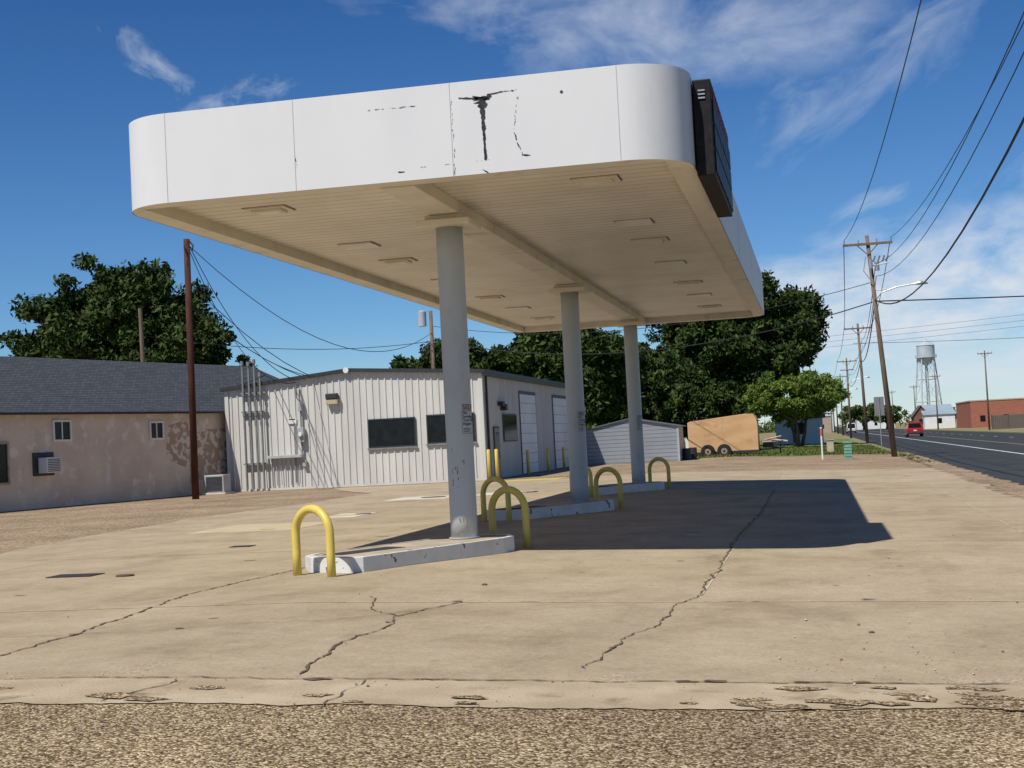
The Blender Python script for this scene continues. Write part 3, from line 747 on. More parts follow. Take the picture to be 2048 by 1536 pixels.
# ------------------------------------------------------------------ utility poles, wires
def wire(mb,p,q,sag,r=.018,n=16):
    P=[]
    for i in range(n+1):
        t=i/n; v=Vector(p).lerp(Vector(q),t); v.z-=4*sag*t*(1-t); P.append(v)
    mb.tube(P,r,4,cap=False)
def upole(x,y,H,arm=1.35,lean=(0,0),z0=-.3,lamp=False,arm2=False,xform=False,r=.17):
    g=group("utility_pole",(x,y,z0)); tx,ty=x+lean[0],y+lean[1]
    mb=MB(); mb.tube([(x,y,z0),(tx,ty,H)],[r,r*.62],10); mb.obj("pole",m_pole,g,True)
    mb=MB(); mb.box(tx-arm,tx+arm,ty-.2,ty-.1,H-.55,H-.42)
    mb.tube([(tx-.6,ty-.15,H-.5),(tx,ty-.12,H-1.1)],.03,5); mb.tube([(tx+.6,ty-.15,H-.5),(tx,ty-.12,H-1.1)],.03,5)
    if arm2: mb.box(tx-arm*.7,tx+arm*.7,ty-.2,ty-.1,H-1.75,H-1.63)
    mb.obj("crossarm",m_pole,g)
    mb=MB()
    for d in (-arm+.08,-.5,.5,arm-.08): mb.tube([(tx+d,ty-.15,H-.42),(tx+d,ty-.15,H-.22)],[.06,.045],6)
    mb.obj("insulators",m_galv,g)
    if xform:
        mb=MB(); mb.tube([(tx+.45,ty-.1,H-2.0),(tx+.45,ty-.1,H-1.5)],.13,12); mb.tube([(tx+.1,ty-.4,H-1.9),(tx+.1,ty-.4,H-1.4)],.11,10)
        for d in (.25,.5,.75,.95): mb.tube([(tx+d,ty-.15,H-1.5),(tx+d+.12,ty-.3,H-1.2)],.05,6)
        mb.tube([(tx+.1,ty-.2,H-1.75),(tx+1.1,ty-.2,H-1.6)],.03,5)
        mb.tube([(tx-.15,ty-.2,H-1.2),(tx-.3,ty-.3,H-2.0),(tx+.1,ty-.3,H-2.6)],.025,5)
        mb.obj("transformer",m_galv,g)
    if lamp:
        mb=MB(); zz=H-3.0; P=[(tx+.1,ty,zz-.8),(tx+.6,ty-.05,zz-.25),(tx+1.4,ty-.1,zz),(tx+2.5,ty-.15,zz+.12)]
        mb.tube(P,.04,6); mb.tube([(tx+.1,ty,zz-.1),(tx+1.0,ty-.05,zz-.1)],.02,5)
        mb.tube([(tx+2.4,ty-.15,zz+.11),(tx+2.7,ty-.15,zz+.15),(tx+3.1,ty-.15,zz+.10)],[.06,.12,.05],8); mb.obj("street_lamp_arm",m_galv,g)
    return g
PP=[(4.1,81.5,12.1,(-.75,0)),(4.7,142,11.4,(-.25,0)),(4.6,205,11,(0,0)),(4.6,268,11,(.1,0)),(4.6,330,11,(0,0)),(4.6,395,11,(0,0)),(4.6,460,11,(0,0))]
for i,(x,y,H,ln) in enumerate(PP):
    upole(x,y,H,lean=ln,lamp=(i in(0,2,3)),arm2=(i==2),xform=(i==0))
W=MB()
pts=[(4.4,14,12.5,(0,0))]+PP
for a,b in zip(pts,pts[1:]):
    for d in (-1.27,1.27):
        wire(W,(a[0]+a[3][0]+d,a[1],a[2]-.2),(b[0]+b[3][0]+d,b[1],b[2]-.2),1.5 if a[1]<20 else .8,.016 if a[1]<20 else .022)
    for hh in (1.6,2.3):
        wire(W,(a[0]+a[3][0]*.9+.3,a[1],a[2]-hh),(b[0]+b[3][0]*.9+.3,b[1],b[2]-hh),1.8 if a[1]<20 else 1.0,.015 if a[1]<20 else .02)
    wire(W,(a[0]+a[3][0]*.7,a[1],a[2]-3.6),(b[0]+b[3][0]*.7,b[1],b[2]-3.6),2.3 if a[1]<20 else 1.2,.032 if a[1]<20 else .035)
wire(W,(3.6,81.5,8.4),(45,95,9.0),.3,.035); wire(W,(3.6,81.5,8.4),(-26.8,99,9.3),1.9,.03); wire(W,(3.6,81.5,9.5),(-26.8,99,10.3),1.5,.018)
wire(W,(3.9,142,9.5),(60,150,10.5),.8,.02)
wire(W,(-30,200,13),(60,170,15.5),.7,.016); wire(W,(-30,200,12.3),(60,170,14.8),.7,.016); wire(W,(-30,200,11.6),(60,170,14.1),.7,.016)
g=group("steel_service_pole",(-24.3,52.7,0)); mb=MB(); mb.tube([(-24.3,52.7,0),(-24.22,52.7,10.4)],[.145,.125],14); mb.obj("pole",m_polerust,g,True)
mb=MB(); mb.tube([(-24.1,52.6,10.35),(-23.9,52.6,10.1),(-23.95,52.6,9.9),(-24.1,52.6,10.0)],.03,6); mb.tube([(-24.25,52.5,10.1),(-24.1,52.5,9.6),(-24.15,52.5,9.3)],.025,5); mb.obj("weatherhead",m_wire,g)
T=(-24.1,52.7,10.1)
wire(W,T,(-22.75,60.3,4.9),1.0,.02);wire(W,(-24.1,52.7,9.9),(-22.75,60.3,4.8),1.6,.018)
wire(W,T,(-26.8,99,9.8),2.6,.02);wire(W,(-24.1,52.7,8.6),(-26.8,99,9.0),3.6,.022);wire(W,(-24.1,52.7,7.8),(-22.0,60.5,5.0),.5,.016)
wire(W,(-24.1,52.7,7.6),(-26.8,99,8.6),2.9,.02)
wire(W,(-38.5,77,9.0),(-26.8,99,9.2),.7,.02);wire(W,(-38.5,77,6.6),(-24.3,60.5,5.2),.8,.02)
g=group("utility_pole",(-26.8,99,0)); mb=MB(); mb.tube([(-26.8,99,0),(-26.8,99,11.4)],[.19,.13],10); mb.obj("pole",m_pole,g,True)
mb=MB(); mb.tube([(-27.4,98.8,10.3),(-27.4,98.8,11.35)],.3,14); mb.tube([(-27.4,98.8,11.35),(-27.4,98.8,11.45)],[.3,.1],14); mb.tube([(-27.4,98.8,11.4),(-27.4,98.8,11.75)],.05,6); mb.obj("transformer",m_silver,g)
g=group("utility_pole",(-38.4,77,0)); mb=MB(); mb.tube([(-38.4,77,0),(-38.5,77,10.6)],[.16,.12],10); mb.obj("pole",m_pole,g)
W.obj("overhead_wires",m_wire)
for (x,y,H) in ((26,230,12),(27.5,175,11.5),(24,300,11),(25,380,11),(40,260,11),(22,430,11)):
    upole(x,y,H,arm=1.1,r=.16)

# ------------------------------------------------------------------ water tower
wx,wy=52,693; g=group("water_tower",(wx,wy,0))
mb=MB(); prof=[(27.6,.6),(28.2,2.0),(29.2,3.2),(30.4,3.9),(31.6,4.1),(36.8,4.1),(36.9,4.3),(39.6,.5),(40.2,.35),(40.4,.1)]
mb.tube([(wx,wy,z) for z,r in prof],[r for z,r in prof],28); mb.obj("tank",m_silver,g)
mb=MB(); mb.tube([(wx,wy,31.2),(wx,wy,31.35)],4.9,28); 
for k in range(28):
    a=2*math.pi*k/28; mb.tube([(wx+4.85*math.cos(a),wy+4.85*math.sin(a),31.3),(wx+4.85*math.cos(a),wy+4.85*math.sin(a),32.4)],.05,4)
mb.tube([(wx+4.85*math.cos(a*math.pi/14),wy+4.85*math.sin(a*math.pi/14),32.4) for a in range(29)],.06,4); mb.obj("balcony",m_silver,g)
mb=MB(); mb.tube([(wx,wy,0),(wx,wy,28)],.6,10)
L=[]
for k in range(5):
    a=2*math.pi*k/5+.35; L.append(((wx+7.2*math.cos(a),wy+7.2*math.sin(a)),(wx+4.0*math.cos(a),wy+4.0*math.sin(a))))
    mb.tube([(*L[-1][0],0),(*L[-1][1],31.5)],.32,6)
def lp(k,z):
    (a,b)=L[k%5]; t=z/31.5; return (a[0]+(b[0]-a[0])*t,a[1]+(b[1]-a[1])*t,z)
for k in range(5):
    for z in (10.5,21): mb.tube([lp(k,z),lp(k+1,z)],.14,5)
    for z0,z1 in ((0,10.5),(10.5,21),(21,31)):
        mb.tube([lp(k,z0),lp(k+1,z1)],.07,4); mb.tube([lp(k+1,z0),lp(k,z1)],.07,4)
mb.obj("tower_legs",m_silver,g)

# ------------------------------------------------------------------ shed, trailer
g=group("storage_shed",(-10.8,86,0))
a,b,c,d=-13.7,-8.0,84,87; pk=2.62; ev=2.05; mx=(a+b)/2
mb=MB(); mb.add([(a,c,0),(b,c,0),(b,c,ev),(mx,c,pk),(a,c,ev)],[(0,1,2,3,4)]); mb.add([(b,c,0),(b,d,0),(b,d,ev),(b,c,ev)],[(0,1,2,3)]); mb.add([(a,c,0),(a,d,0),(a,d,ev),(a,c,ev)],[(3,2,1,0)]); mb.add([(a,d,0),(b,d,0),(b,d,ev),(mx,d,pk),(a,d,ev)],[(4,3,2,1,0)]); mb.obj("walls",m_shedw,g)
mb=MB()
for s in (-1,1):
    e=mx+s*3.05; z=pk-(pk-ev)*3.05/2.85
    mb.add([(e,c-.12,z),(mx,c-.12,pk),(mx,d+.1,pk),(e,d+.1,z),(e,c-.12,z+.06),(mx,c-.12,pk+.06),(mx,d+.1,pk+.06),(e,d+.1,z+.06)],[(0,3,2,1),(4,5,6,7),(0,1,5,4),(1,2,6,5),(2,3,7,6),(3,0,4,7)])
mb.obj("roof",M("shed_trim",(.13,.14,.15),rough=.5),g)
mb=MB(); mb.box(b-.1,b+.02,c-.03,c-.002,0,ev); mb.box(a,a+.1,c-.03,c-.002,0,ev); mb.obj("corner_trim",M("shed_post",(.42,.44,.46),rough=.5),g)
g=group("quonset_shelter",(-9.7,91,0))
mb=MB(); P=[]
for k in range(13):
    t=math.pi*k/12; P.append((-9.75+1.35*math.cos(t),2.35*math.sin(t)**.6))
v=[(x,89,z) for x,z in P]+[(x,93,z) for x,z in P]; f=[(i,i+1,14+i,13+i) for i in range(12)]+[tuple(range(13))]
mb.add(v,f); mb.obj("shell",m_shedd,g)
for (x,y) in ((-7.75,86),(-7.6,88.5)):
    g=group("steel_drum",(x,y,0)); mb=MB(); mb.tube([(x,y,-.1),(x,y,.25),(x,y,.27),(x,y,.7)],[.25,.25,.26,.25],14); mb.obj("drum",m_bdark,g)
g=group("box_trailer",(-6.1,94,-.1))
ty0,ty1=93,95.2; tz=-.05
prof=[(-8.25,.35),(-8.25,2.3),(-8.12,2.38),(-4.5,2.72),(-3.98,2.68),(-3.80,2.35),(-3.75,2.0),(-3.75,.35)]
n=len(prof); mb=MB(); mb.add([(x,ty0,z+tz) for x,z in prof]+[(x,ty1,z+tz) for x,z in prof],[tuple(range(n)),tuple(range(2*n-1,n-1,-1))]+[(i,n+i,n+(i+1)%n,(i+1)%n) for i in range(n)])
bevel(mb.obj("plywood_box",m_ply,g),.02)
mb=MB(); mb.box(-6.0,-5.98,ty0-.006,ty0-.001,.4,2.45); mb.box(-7.2,-7.18,ty0-.006,ty0-.001,.4,2.3); mb.obj("sheet_joints",m_woodtrim,g)
mb=MB(); mb.box(-8.35,-3.7,ty0-.03,ty1+.03,.22+tz,.349+tz); mb.tube([(-3.7,ty0+.3,.3),(-2.2,94.1,.38),(-1.9,94.1,.4)],.06,6); mb.tube([(-3.7,ty1-.3,.3),(-2.2,94.1,.38)],.06,6); mb.tube([(-2.4,94.1,0-.1),(-2.4,94.1,.9)],.05,6); mb.box(-3.5,-2.6,93.6,94.6,.42,.75); mb.obj("chassis",m_bdark,g)
mb=MB(); mb.box(-3.6,-2.9,93.4,94.5,.76,.85);mb.tube([(-3.4,93.6,.9),(-2.3,93.7,1.1)],.07,6);mb.tube([(-3.2,94.2,.95),(-1.9,93.9,.75)],.08,6); mb.obj("lumber",m_woodtrim,g)
for x in (-7.0,-5.95):
    for y in (ty0-.22,ty1):
        mb=MB(); mb.tube([(x,y,.33),(x,y+.03,.33),(x,y+.18,.33),(x,y+.21,.33)],[.38,.46,.46,.38],22,0); mb.tube([(x,y-.012,.33),(x,y-.002,.33)],.2,16,1); mb.tube([(x,y-.03,.33),(x,y-.013,.33)],.07,10,0); mb.obj("wheel",[m_tire,m_rim],g)

g=group("utility_pedestal",(1.55,78.6,-.2)); mb=MB(); mb.box(1.35,1.75,78.4,78.8,-.25,.62); mb.box(1.3,1.8,78.35,78.85,.621,.72); 
for k in range(4): mb.box(1.33,1.77,78.38,78.399,-.1+k*.17,-.04+k*.17)
bevel(mb.obj("cabinet",m_green,g),.02)
g=group("pipeline_marker",(.2,78,-.15)); mb=MB(); mb.tube([(.2,78,-.2),(.2,78,1.1)],.05,8,0); mb.tube([(.2,78,1.1),(.2,78,1.5)],.06,8,1); mb.tube([(.2,78,1.5),(.2,78,1.55)],[.06,.03],8,0); mb.obj("post",[m_whitep,m_orange],g)
g=group("electrical_box",(.9,95,-.2)); mb=MB(); mb.box(.55,1.0,95,95.4,-.2,.65,0); mb.box(.5,1.05,94.95,95.45,.651,.7,0); bevel(mb.obj("cabinet",M("beige",(.5,.42,.3),rough=.6),g),.02)
g=group("traffic_sign",(4.1,97,-.3)); mb=MB(); mb.tube([(4.1,97,-.3),(4.1,97,3.3)],.035,6); mb.obj("post",m_galv,g); mb=MB(); mb.box(3.78,4.42,97.04,97.06,2.1,3.35); bevel(mb.obj("panel",m_signback,g),.008)

# vehicles
def car(name,x,y,paint,zb=-.33,W=1.85,H=1.75,Lg=4.7):
    g=group(name,(x,y,zb)); hw=W/2
    side=[(0,.35),(0,1.0),(.08,1.08),(.35,H-.08),(.6,H),(2.6,H-.02),(3.2,1.12),(Lg-.25,.98),(Lg,.8),(Lg,.35)]
    n=len(side); v=[]
    for s in (-1,1):
        for (py,pz) in side:
            ins=.14 if pz>1.2 else 0
            v.append((x+s*(hw-ins),y+py,zb+pz))
    mb=MB(); mb.add(v,[tuple(range(n))[::-1],tuple(range(n,2*n))]+[(i,(i+1)%n,n+(i+1)%n,n+i) for i in range(n)]); bevel(mb.obj("body",paint,g),.06,3)
    mb=MB(); mb.add([(x-hw+.2,y+.075,zb+1.13),(x+hw-.2,y+.075,zb+1.13),(x+hw-.28,y+.32,zb+H-.14),(x-hw+.28,y+.32,zb+H-.14)],[(0,1,2,3)]);
    for s in (-1,1): mb.box(x+s*(hw-.11)-.03,x+s*(hw-.11)+.03,y+.7,y+2.6,zb+1.16,zb+H-.2)
    mb.obj("glass",m_glass,g)
    mb=MB()
    for s in (-1,1): mb.box(x+s*(hw-.14)-.09,x+s*(hw-.14)+.09,y-.03,y+.02,zb+.78,zb+1.06)
    mb.obj("tail_lights",m_lamp,g)
    mb=MB(); mb.box(x-hw+.05,x+hw-.05,y-.1,y-.001,zb+.4,zb+.58,0); mb.box(x-.2,x+.2,y-.02,y-.001,zb+.72,zb+.86,1); mb.obj("bumper",[m_bdark,m_whitep],g)
    for s in (-1,1):
        for py in (.9,Lg-.95):
            mb=MB(); xx=x+s*(hw-.1); mb.tube([(xx-.12,y+py,zb+.34),(xx-.1,y+py,zb+.34),(xx+.1,y+py,zb+.34),(xx+.12,y+py,zb+.34)],[.3,.34,.34,.3],16,0); mb.tube([(xx+s*.121,y+py,zb+.34),(xx+s*.13,y+py,zb+.34)],.2,12,1); mb.obj("wheel",[m_tire,m_galv],g)
car("red_suv",12.2,188,m_red,zb=-.34,W=2.0,H=1.85)
car("white_van",7.6,330,m_carw,zb=-.34,W=2.1,H=2.3); car("white_car",-2,300,m_carw,zb=-.2)

# ------------------------------------------------------------------ distant buildings
def house(name,x0,x1,y0,y1,h,rh,wm,rm,gable='y'):
    g=group(name,((x0+x1)/2,(y0+y1)/2,0)); z0=-.4
    mb=MB(); mb.box(x0,x1,y0,y1,z0,h)
    if rh: 
        if gable=='y':
            m=(x0+x1)/2; mb.add([(x0,y0+.001,h),(x1,y0+.001,h),(m,y0+.001,h+rh),(x0,y1,h),(x1,y1,h),(m,y1,h+rh)],[(0,1,2),(5,4,3)])
        else:
            m=(y0+y1)/2; mb.add([(x0,y0,h),(x0,y1,h),(x0,m,h+rh),(x1,y0,h),(x1,y1,h),(x1,m,h+rh)],[(0,2,1),(3,4,5)])
    mb.obj("walls",wm,g)
    mb=MB()
    if rh:
        if gable=='y':
            for e in (x0-.3,x1+.3):
                mb.add([(e,y0-.3,h-.1),(m,y0-.3,h+rh+.03),(m,y1+.3,h+rh+.03),(e,y1+.3,h-.1),(e,y0-.3,h+.05),(m,y0-.3,h+rh+.2),(m,y1+.3,h+rh+.2),(e,y1+.3,h+.05)],[(0,3,2,1),(4,5,6,7),(0,1,5,4),(1,2,6,5),(2,3,7,6),(3,0,4,7)])
        else:
            for e in (y0-.3,y1+.3):
                mb.add([(x0-.3,e,h-.1),(x0-.3,m,h+rh+.03),(x1+.3,m,h+rh+.03),(x1+.3,e,h-.1),(x0-.3,e,h+.05),(x0-.3,m,h+rh+.2),(x1+.3,m,h+rh+.2),(x1+.3,e,h+.05)],[(0,3,2,1),(4,5,6,7),(0,1,5,4),(1,2,6,5),(2,3,7,6),(3,0,4,7)])
    else: mb.box(x0-.1,x1+.1,y0-.1,y1+.1,h+.001,h+.25)
    mb.obj("roof",rm,g)
    mb=MB(); k=max(1,int((x1-x0)/4))
    for i in range(k):
        xc=x0+(i+.5)*(x1-x0)/k; mb.box(xc-.5,xc+.5,y0-.05,y0-.01,.9,2.1)
    mb.obj("windows",m_glass,g)
house("white_house",-4.2,.6,150,158,2.6,1.2,m_whitep,m_houseroof,'x')
house("white_house",-14,-9.5,150,158,3.4,1.4,m_whitep,m_houseroof,'y')
house("brick_building",30.5,62,300,330,5.0,0,m_brick,m_woodtrim)
house("metal_warehouse",24.6,31.5,345,370,3.0,2.2,m_whitep,m_blueroof,'x')
house("brown_gable_house",22.6,26,350,360,2.8,2.4,M("brown_wall",(.2,.09,.06),rough=.9),m_houseroof,'y')
house("distant_store",14,27,520,540,4,0,m_whitep,m_houseroof); house("distant_store",-6,4,420,430,4.2,0,M("tan_wall",(.4,.32,.24),rough=.9),m_houseroof); house("distant_store",60,90,480,500,5,1.5,m_whitep,m_blueroof,'x')
house("distant_store",-3,6,520,530,6,0,m_carw,m_houseroof)
g=group("wooden_fence",(32,240,0)); mb=MB(); mb.box(27.5,50,240,240.08,-.35,1.9)
for k in range(9): mb.box(27.5+k*2.5,27.6+k*2.5,239.9,239.999,-.35,2.1)
mb.obj("boards",m_fence,g)

# ------------------------------------------------------------------ trees
def leaves(C,Rr,per,leaf,rng,flat=.75):
    P=[]
    for c,r in zip(C,Rr):
        k=int(per*(r/np.mean(Rr))**2)
        d=rng.normal(size=(k,3)); d/=np.linalg.norm(d,axis=1)[:,None]
        rad=rng.uniform(.1,1.0,k)**.5*rng.uniform(.7,1.45,k)
        P.append(np.array(c)+d*rad[:,None]*np.array([r,r,r*flat]))
    P=np.concatenate(P); n=len(P)
    u=rng.normal(size=(n,3)); u[:,2]-=.35; u/=np.linalg.norm(u,axis=1)[:,None]
    w=np.cross(u,rng.normal(size=(n,3))); w/=np.linalg.norm(w,axis=1)[:,None]
    s=(leaf*rng.uniform(.5,1.4,n))[:,None]
    V=np.empty((n*4,3)); V[0::4]=P-u*s; V[1::4]=P-w*s*.4; V[2::4]=P+u*s; V[3::4]=P+w*s*.4
    return V,n
def fastmesh(name,V,n,mat,parent):
    me=D.meshes.new(name); me.vertices.add(len(V)); me.vertices.foreach_set("co",V.astype(np.float32).ravel())
    me.loops.add(n*4); me.loops.foreach_set("vertex_index",np.arange(n*4,dtype=np.int32))
    me.polygons.add(n); me.polygons.foreach_set("loop_start",np.arange(0,n*4,4,dtype=np.int32))
    try: me.polygons.foreach_set("loop_total",np.full(n,4,dtype=np.int32))
    except Exception: pass
    me.materials.append(mat); me.update(calc_edges=True); me.validate()
    o=D.objects.new(name,me); link(o)
    if parent: o.parent=parent; o.matrix_parent_inverse=Matrix.Translation(PLOC[parent.name]).inverted()
    return o
def tree(name,x,y,top,base,rx_,ry_,seed,mat,nc=55,per=420,leaf=.28,cr=(.09,.17),trunk=.35,stems=1,z0=-.1):
    rng=np.random.default_rng(seed); g=group(name,(x,y,z0))
    cz=(top+base)/2; rz=(top-base)/2; C=[];Rr=[]
    ph=rng.uniform(0,6.28,4)
    while len(C)<nc:
        d=rng.normal(size=3); d/=np.linalg.norm(d); t=rng.uniform(.12,1)**.42
        a=math.atan2(d[1],d[0])
        irr=.86+.10*math.sin(3*a+ph[0])+.08*math.sin(5*a+ph[1]+3*d[2])+.07*math.sin(7*d[2]+ph[2])
        if d[2]<0: d[:2]*=1+.12*d[2]
        r=rng.uniform(*cr)*min(rx_,rz*1.2); s=(1-r/max(rx_,rz)*.6)*irr*t*rng.uniform(.93,1.12)
        C.append((x+d[0]*rx_*s,y+d[1]*ry_*s,cz+d[2]*rz*s)); Rr.append(r)
    V,n=leaves(C,Rr,per,leaf,rng); fastmesh("foliage",V,n,mat,g)
    mb=MB(); fork=base+(top-base)*.12
    for s in range(stems):
        a=2*math.pi*s/max(stems,1)+.4; sp=0 if stems==1 else .25
        bx,by=x+sp*math.cos(a),y+sp*math.sin(a); fx_,fy_=x+sp*3.2*math.cos(a),y+sp*3.2*math.sin(a)
        mb.tube([(bx,by,z0-.1),((bx+fx_)/2+.1,(by+fy_)/2,fork*.5),(fx_,fy_,fork)],[trunk*1.25,trunk*.9,trunk*.7],9)
        for i in range(s,min(nc,26),stems):
            c=C[i]; m=(fx_+(c[0]-fx_)*.5+rng.uniform(-.4,.4),fy_+(c[1]-fy_)*.5,fork+(c[2]-fork)*.6)
            mb.tube([(fx_,fy_,fork-.2),m,c],[trunk*.5,trunk*.25,trunk*.07],6)
    mb.obj("trunk_and_limbs",m_bark,g,True)
tree("pecan_tree",-44.3,86,15.0,4.2,8.0,6,1,m_leafD,nc=300,per=210,leaf=.22,trunk=.5)
tree("pecan_tree",-39.3,84,10.8,4.2,4.6,4,12,m_leafD,nc=110,per=200,leaf=.22,trunk=.3)
tree("pecan_tree",-51.0,90,10.0,4,5,5,2,m_leafD,nc=110,per=200,leaf=.23)
tree("elm_tree",-29.5,118,11.6,3,6.6,5,3,m_leafD,nc=180,per=200,leaf=.26,trunk=.4)
tree("elm_tree",-20,116,12.4,1.5,8.0,5,4,m_leafD,nc=240,per=200,leaf=.26,trunk=.45)
tree("elm_tree",-7.0,140,17.6,3.0,10.4,7,5,m_leafD,nc=380,per=210,leaf=.28,cr=(.08,.15),trunk=.55)
tree("elm_tree",-14.5,128,10.4,.8,6.6,5,6,m_leafD,nc=160,per=200,leaf=.27,trunk=.4)
tree("elm_tree",-9.5,124,6.6,.4,4.8,3.5,8,m_leafD,nc=110,per=200,leaf=.24,trunk=.3)
tree("fruit_tree",-1.6,121,6.4,1.8,5.3,3.8,9,m_leafL,nc=150,per=230,leaf=.16,cr=(.13,.24),trunk=.15,stems=3)
tree("small_tree",14,450,9,1,7,5,21,m_leafM,nc=40,per=120,leaf=.6,cr=(.16,.28),trunk=.3)
tree("small_tree",20,430,7,1,6,5,22,m_leafM,nc=40,per=120,leaf=.6,cr=(.16,.28),trunk=.3)
rng=np.random.default_rng(50); C=[];Rr=[]
for i in range(230):
    xx=rng.uniform(-330,330); yy=rng.uniform(560,640); r=rng.uniform(2,4.5)
    if rng.random()<.35 and xx>0: continue
    C.append((xx,yy,rng.uniform(.5,3.0))); Rr.append(r)
for i in range(60): C.append((rng.uniform(-60,-12),rng.uniform(180,230),rng.uniform(1,5))); Rr.append(rng.uniform(2,3.2))
V,n=leaves(C,Rr,130,.8,rng); fastmesh("distant_trees",V,n,m_leafM,None)
tufts("weeds",200,(4.4,5.2),(68,92),.08,m_blade)

# ------------------------------------------------------------------ world
sd=Vector((.335,.62,-1)).normalized()
w=D.worlds.new("World"); scn.world=w; w.use_nodes=True; nt=w.node_tree; L=nt.links.new
bg=nt.nodes['Background']; bg.inputs[1].default_value=.1
sky=N(nt,'ShaderNodeTexSky',sky_type='NISHITA'); sky.sun_disc=False
sky.sun_elevation=math.asin(-sd.z); sky.sun_rotation=math.atan2(-sd.x,-sd.y)
sky.air_density=1.0; sky.dust_density=0.1; sky.ozone_density=1.5; sky.altitude=1000
tc=N(nt,'ShaderNodeTexCoord'); sx=N(nt,'ShaderNodeSeparateXYZ'); L(tc.outputs['Generated'],sx.inputs[0])
def mth(op,a,b=None,c=None,cl=False):
    n=N(nt,'ShaderNodeMath',operation=op); n.use_clamp=cl
    for i,v in enumerate((a,b,c)):
        if v is None: continue
        if isinstance(v,(int,float)): n.inputs[i].default_value=v
        else: L(v,n.inputs[i])
    return n.outputs[0]
DG=57.29578
az=mth('MULTIPLY',mth('ARCTAN2',sx.outputs[0],sx.outputs[1]),DG); el=mth('MULTIPLY',mth('ARCSINE',sx.outputs[2]),DG)
rp=N(nt,'ShaderNodeValToRGB'); e=rp.color_ramp.elements
e[0].position=0; e[0].color=(.66,.82,1.0,1); e[1].position=1; e[1].color=(.16,.44,.80,1)
k=e.new(.25); k.color=(.42,.68,.95,1)
L(mth('DIVIDE',el,22.0,cl=True),rp.inputs[0])
hs=N(nt,'ShaderNodeMix',data_type='RGBA',blend_type='MULTIPLY'); hs.inputs[0].default_value=1; L(sky.outputs[0],hs.inputs[6]); L(rp.outputs[0],hs.inputs[7])
def patch(ac,ec,ra,re,rot,scale,st,lo,hi,strength,seed=0,dist=.5):
    da=mth('SUBTRACT',az,ac); de=mth('SUBTRACT',el,ec)
    c,s=math.cos(math.radians(rot)),math.sin(math.radians(rot))
    u_=mth('ADD',mth('MULTIPLY',da,c),mth('MULTIPLY',de,s)); v_=mth('SUBTRACT',mth('MULTIPLY',de,c),mth('MULTIPLY',da,s))
    r2=mth('ADD',mth('POWER',mth('ABSOLUTE',mth('DIVIDE',u_,ra)),2.0),mth('POWER',mth('ABSOLUTE',mth('DIVIDE',v_,re)),2.0))
    m=mth('SUBTRACT',1.0,r2,cl=True)
    cb=N(nt,'ShaderNodeCombineXYZ'); L(mth('MULTIPLY',u_,st[0]),cb.inputs[0]); L(mth('MULTIPLY',v_,st[1]),cb.inputs[1]); cb.inputs[2].default_value=seed
    no=N(nt,'ShaderNodeTexNoise'); no.inputs['Scale'].default_value=scale; no.inputs['Detail'].default_value=7; no.inputs['Roughness'].default_value=.6; no.inputs['Distortion'].default_value=dist
    L(cb.outputs[0],no.inputs['Vector'])
    mr=N(nt,'ShaderNodeMapRange'); mr.inputs[1].default_value=lo; mr.inputs[2].default_value=hi; mr.inputs[3].default_value=0; mr.inputs[4].default_value=1
    ww=mth('ADD',no.outputs[0],mth('MULTIPLY',mth('SUBTRACT',m,1.0),.25))
    L(ww,mr.inputs[0])
    return mth('MULTIPLY',mth('MULTIPLY',mr.outputs[0],mth('POWER',m,.5)),strength)
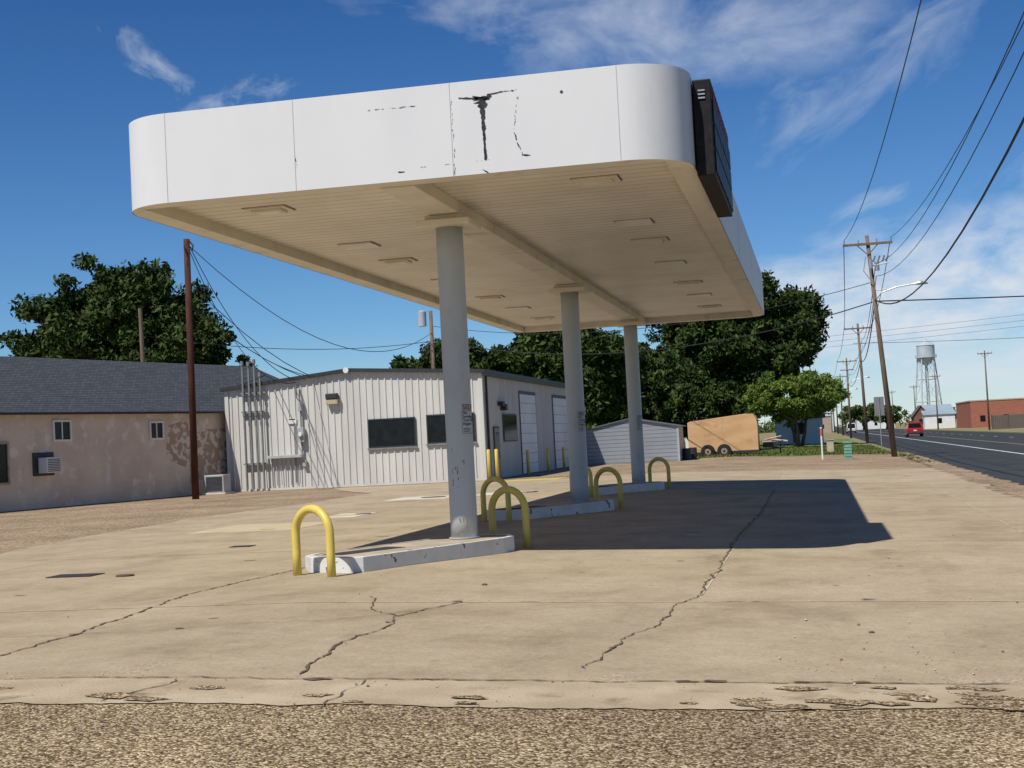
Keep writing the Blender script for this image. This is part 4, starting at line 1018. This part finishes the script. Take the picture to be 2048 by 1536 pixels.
ps=[patch(-7.0,16.6,12,3.0,-6,.35,(.5,.9),.30,.80,.9,1,.3),
    patch(2.5,13.5,7,2.4,30,.5,(.45,1.1),.34,.88,.6,5),
    patch(-25.8,15.4,3.0,.9,-38,1.2,(.5,1.0),.38,.75,.5,9),patch(-22.8,13.9,3.4,1.0,16,1.3,(.6,.9),.38,.78,.5,11,.2),
    patch(5,4.8,11,3.6,6,.5,(.6,1.2),.20,.56,.95,13,.2),
    patch(10,2.0,18,2.6,0,.5,(.5,1.3),.20,.60,.7,15,.2),
    patch(10,9.5,9,2.0,25,.5,(.3,1.2),.42,.85,.4,17),
    patch(2.4,8.5,2.2,.6,18,.8,(.4,1.5),.34,.75,.45,21),
    patch(60,25,50,20,20,.12,(.5,1.3),.42,.75,.7,29),patch(-80,30,40,20,20,.12,(.5,1.3),.45,.75,.6,33)]
tot=ps[0]
for p in ps[1:]: tot=mth('MAXIMUM',tot,p)
mx=N(nt,'ShaderNodeMix',data_type='RGBA'); L(tot,mx.inputs[0]); L(hs.outputs[2],mx.inputs[6]); mx.inputs[7].default_value=(7.0,7.5,8.2,1)
L(mx.outputs[2],bg.inputs[0])
sl_=D.lights.new("sun",'SUN'); sl_.energy=5.0; sl_.angle=math.radians(.53); sl_.color=(1,.955,.88)
so=D.objects.new("sun",sl_); link(so); so.rotation_mode='QUATERNION'; so.rotation_quaternion=sd.to_track_quat('-Z','Y'); so.location=(-20,-30,60)

# ------------------------------------------------------------------ camera
f_=2840; r_=math.atan(.052); p_=math.radians(2.35); yw=math.radians(12.01)
fwd=Vector((-math.sin(yw)*math.cos(p_),math.cos(yw)*math.cos(p_),math.sin(p_)))
Rv=Vector((math.cos(yw),math.sin(yw),0)); U=Rv.cross(fwd)
xa=Rv*math.cos(r_)-U*math.sin(r_); ya=Rv*math.sin(r_)+U*math.cos(r_)
cam=D.cameras.new("camera"); cam.sensor_width=36; cam.lens=36*f_/2048; cam.clip_end=8000
co=D.objects.new("camera",cam); link(co)
mw=Matrix((( xa.x,ya.x,-fwd.x,0),(xa.y,ya.y,-fwd.y,0),(xa.z,ya.z,-fwd.z,1.6),(0,0,0,1))); co.matrix_world=mw
scn.camera=co
scn.view_settings.view_transform='Standard'; scn.view_settings.look='None'; scn.view_settings.exposure=0
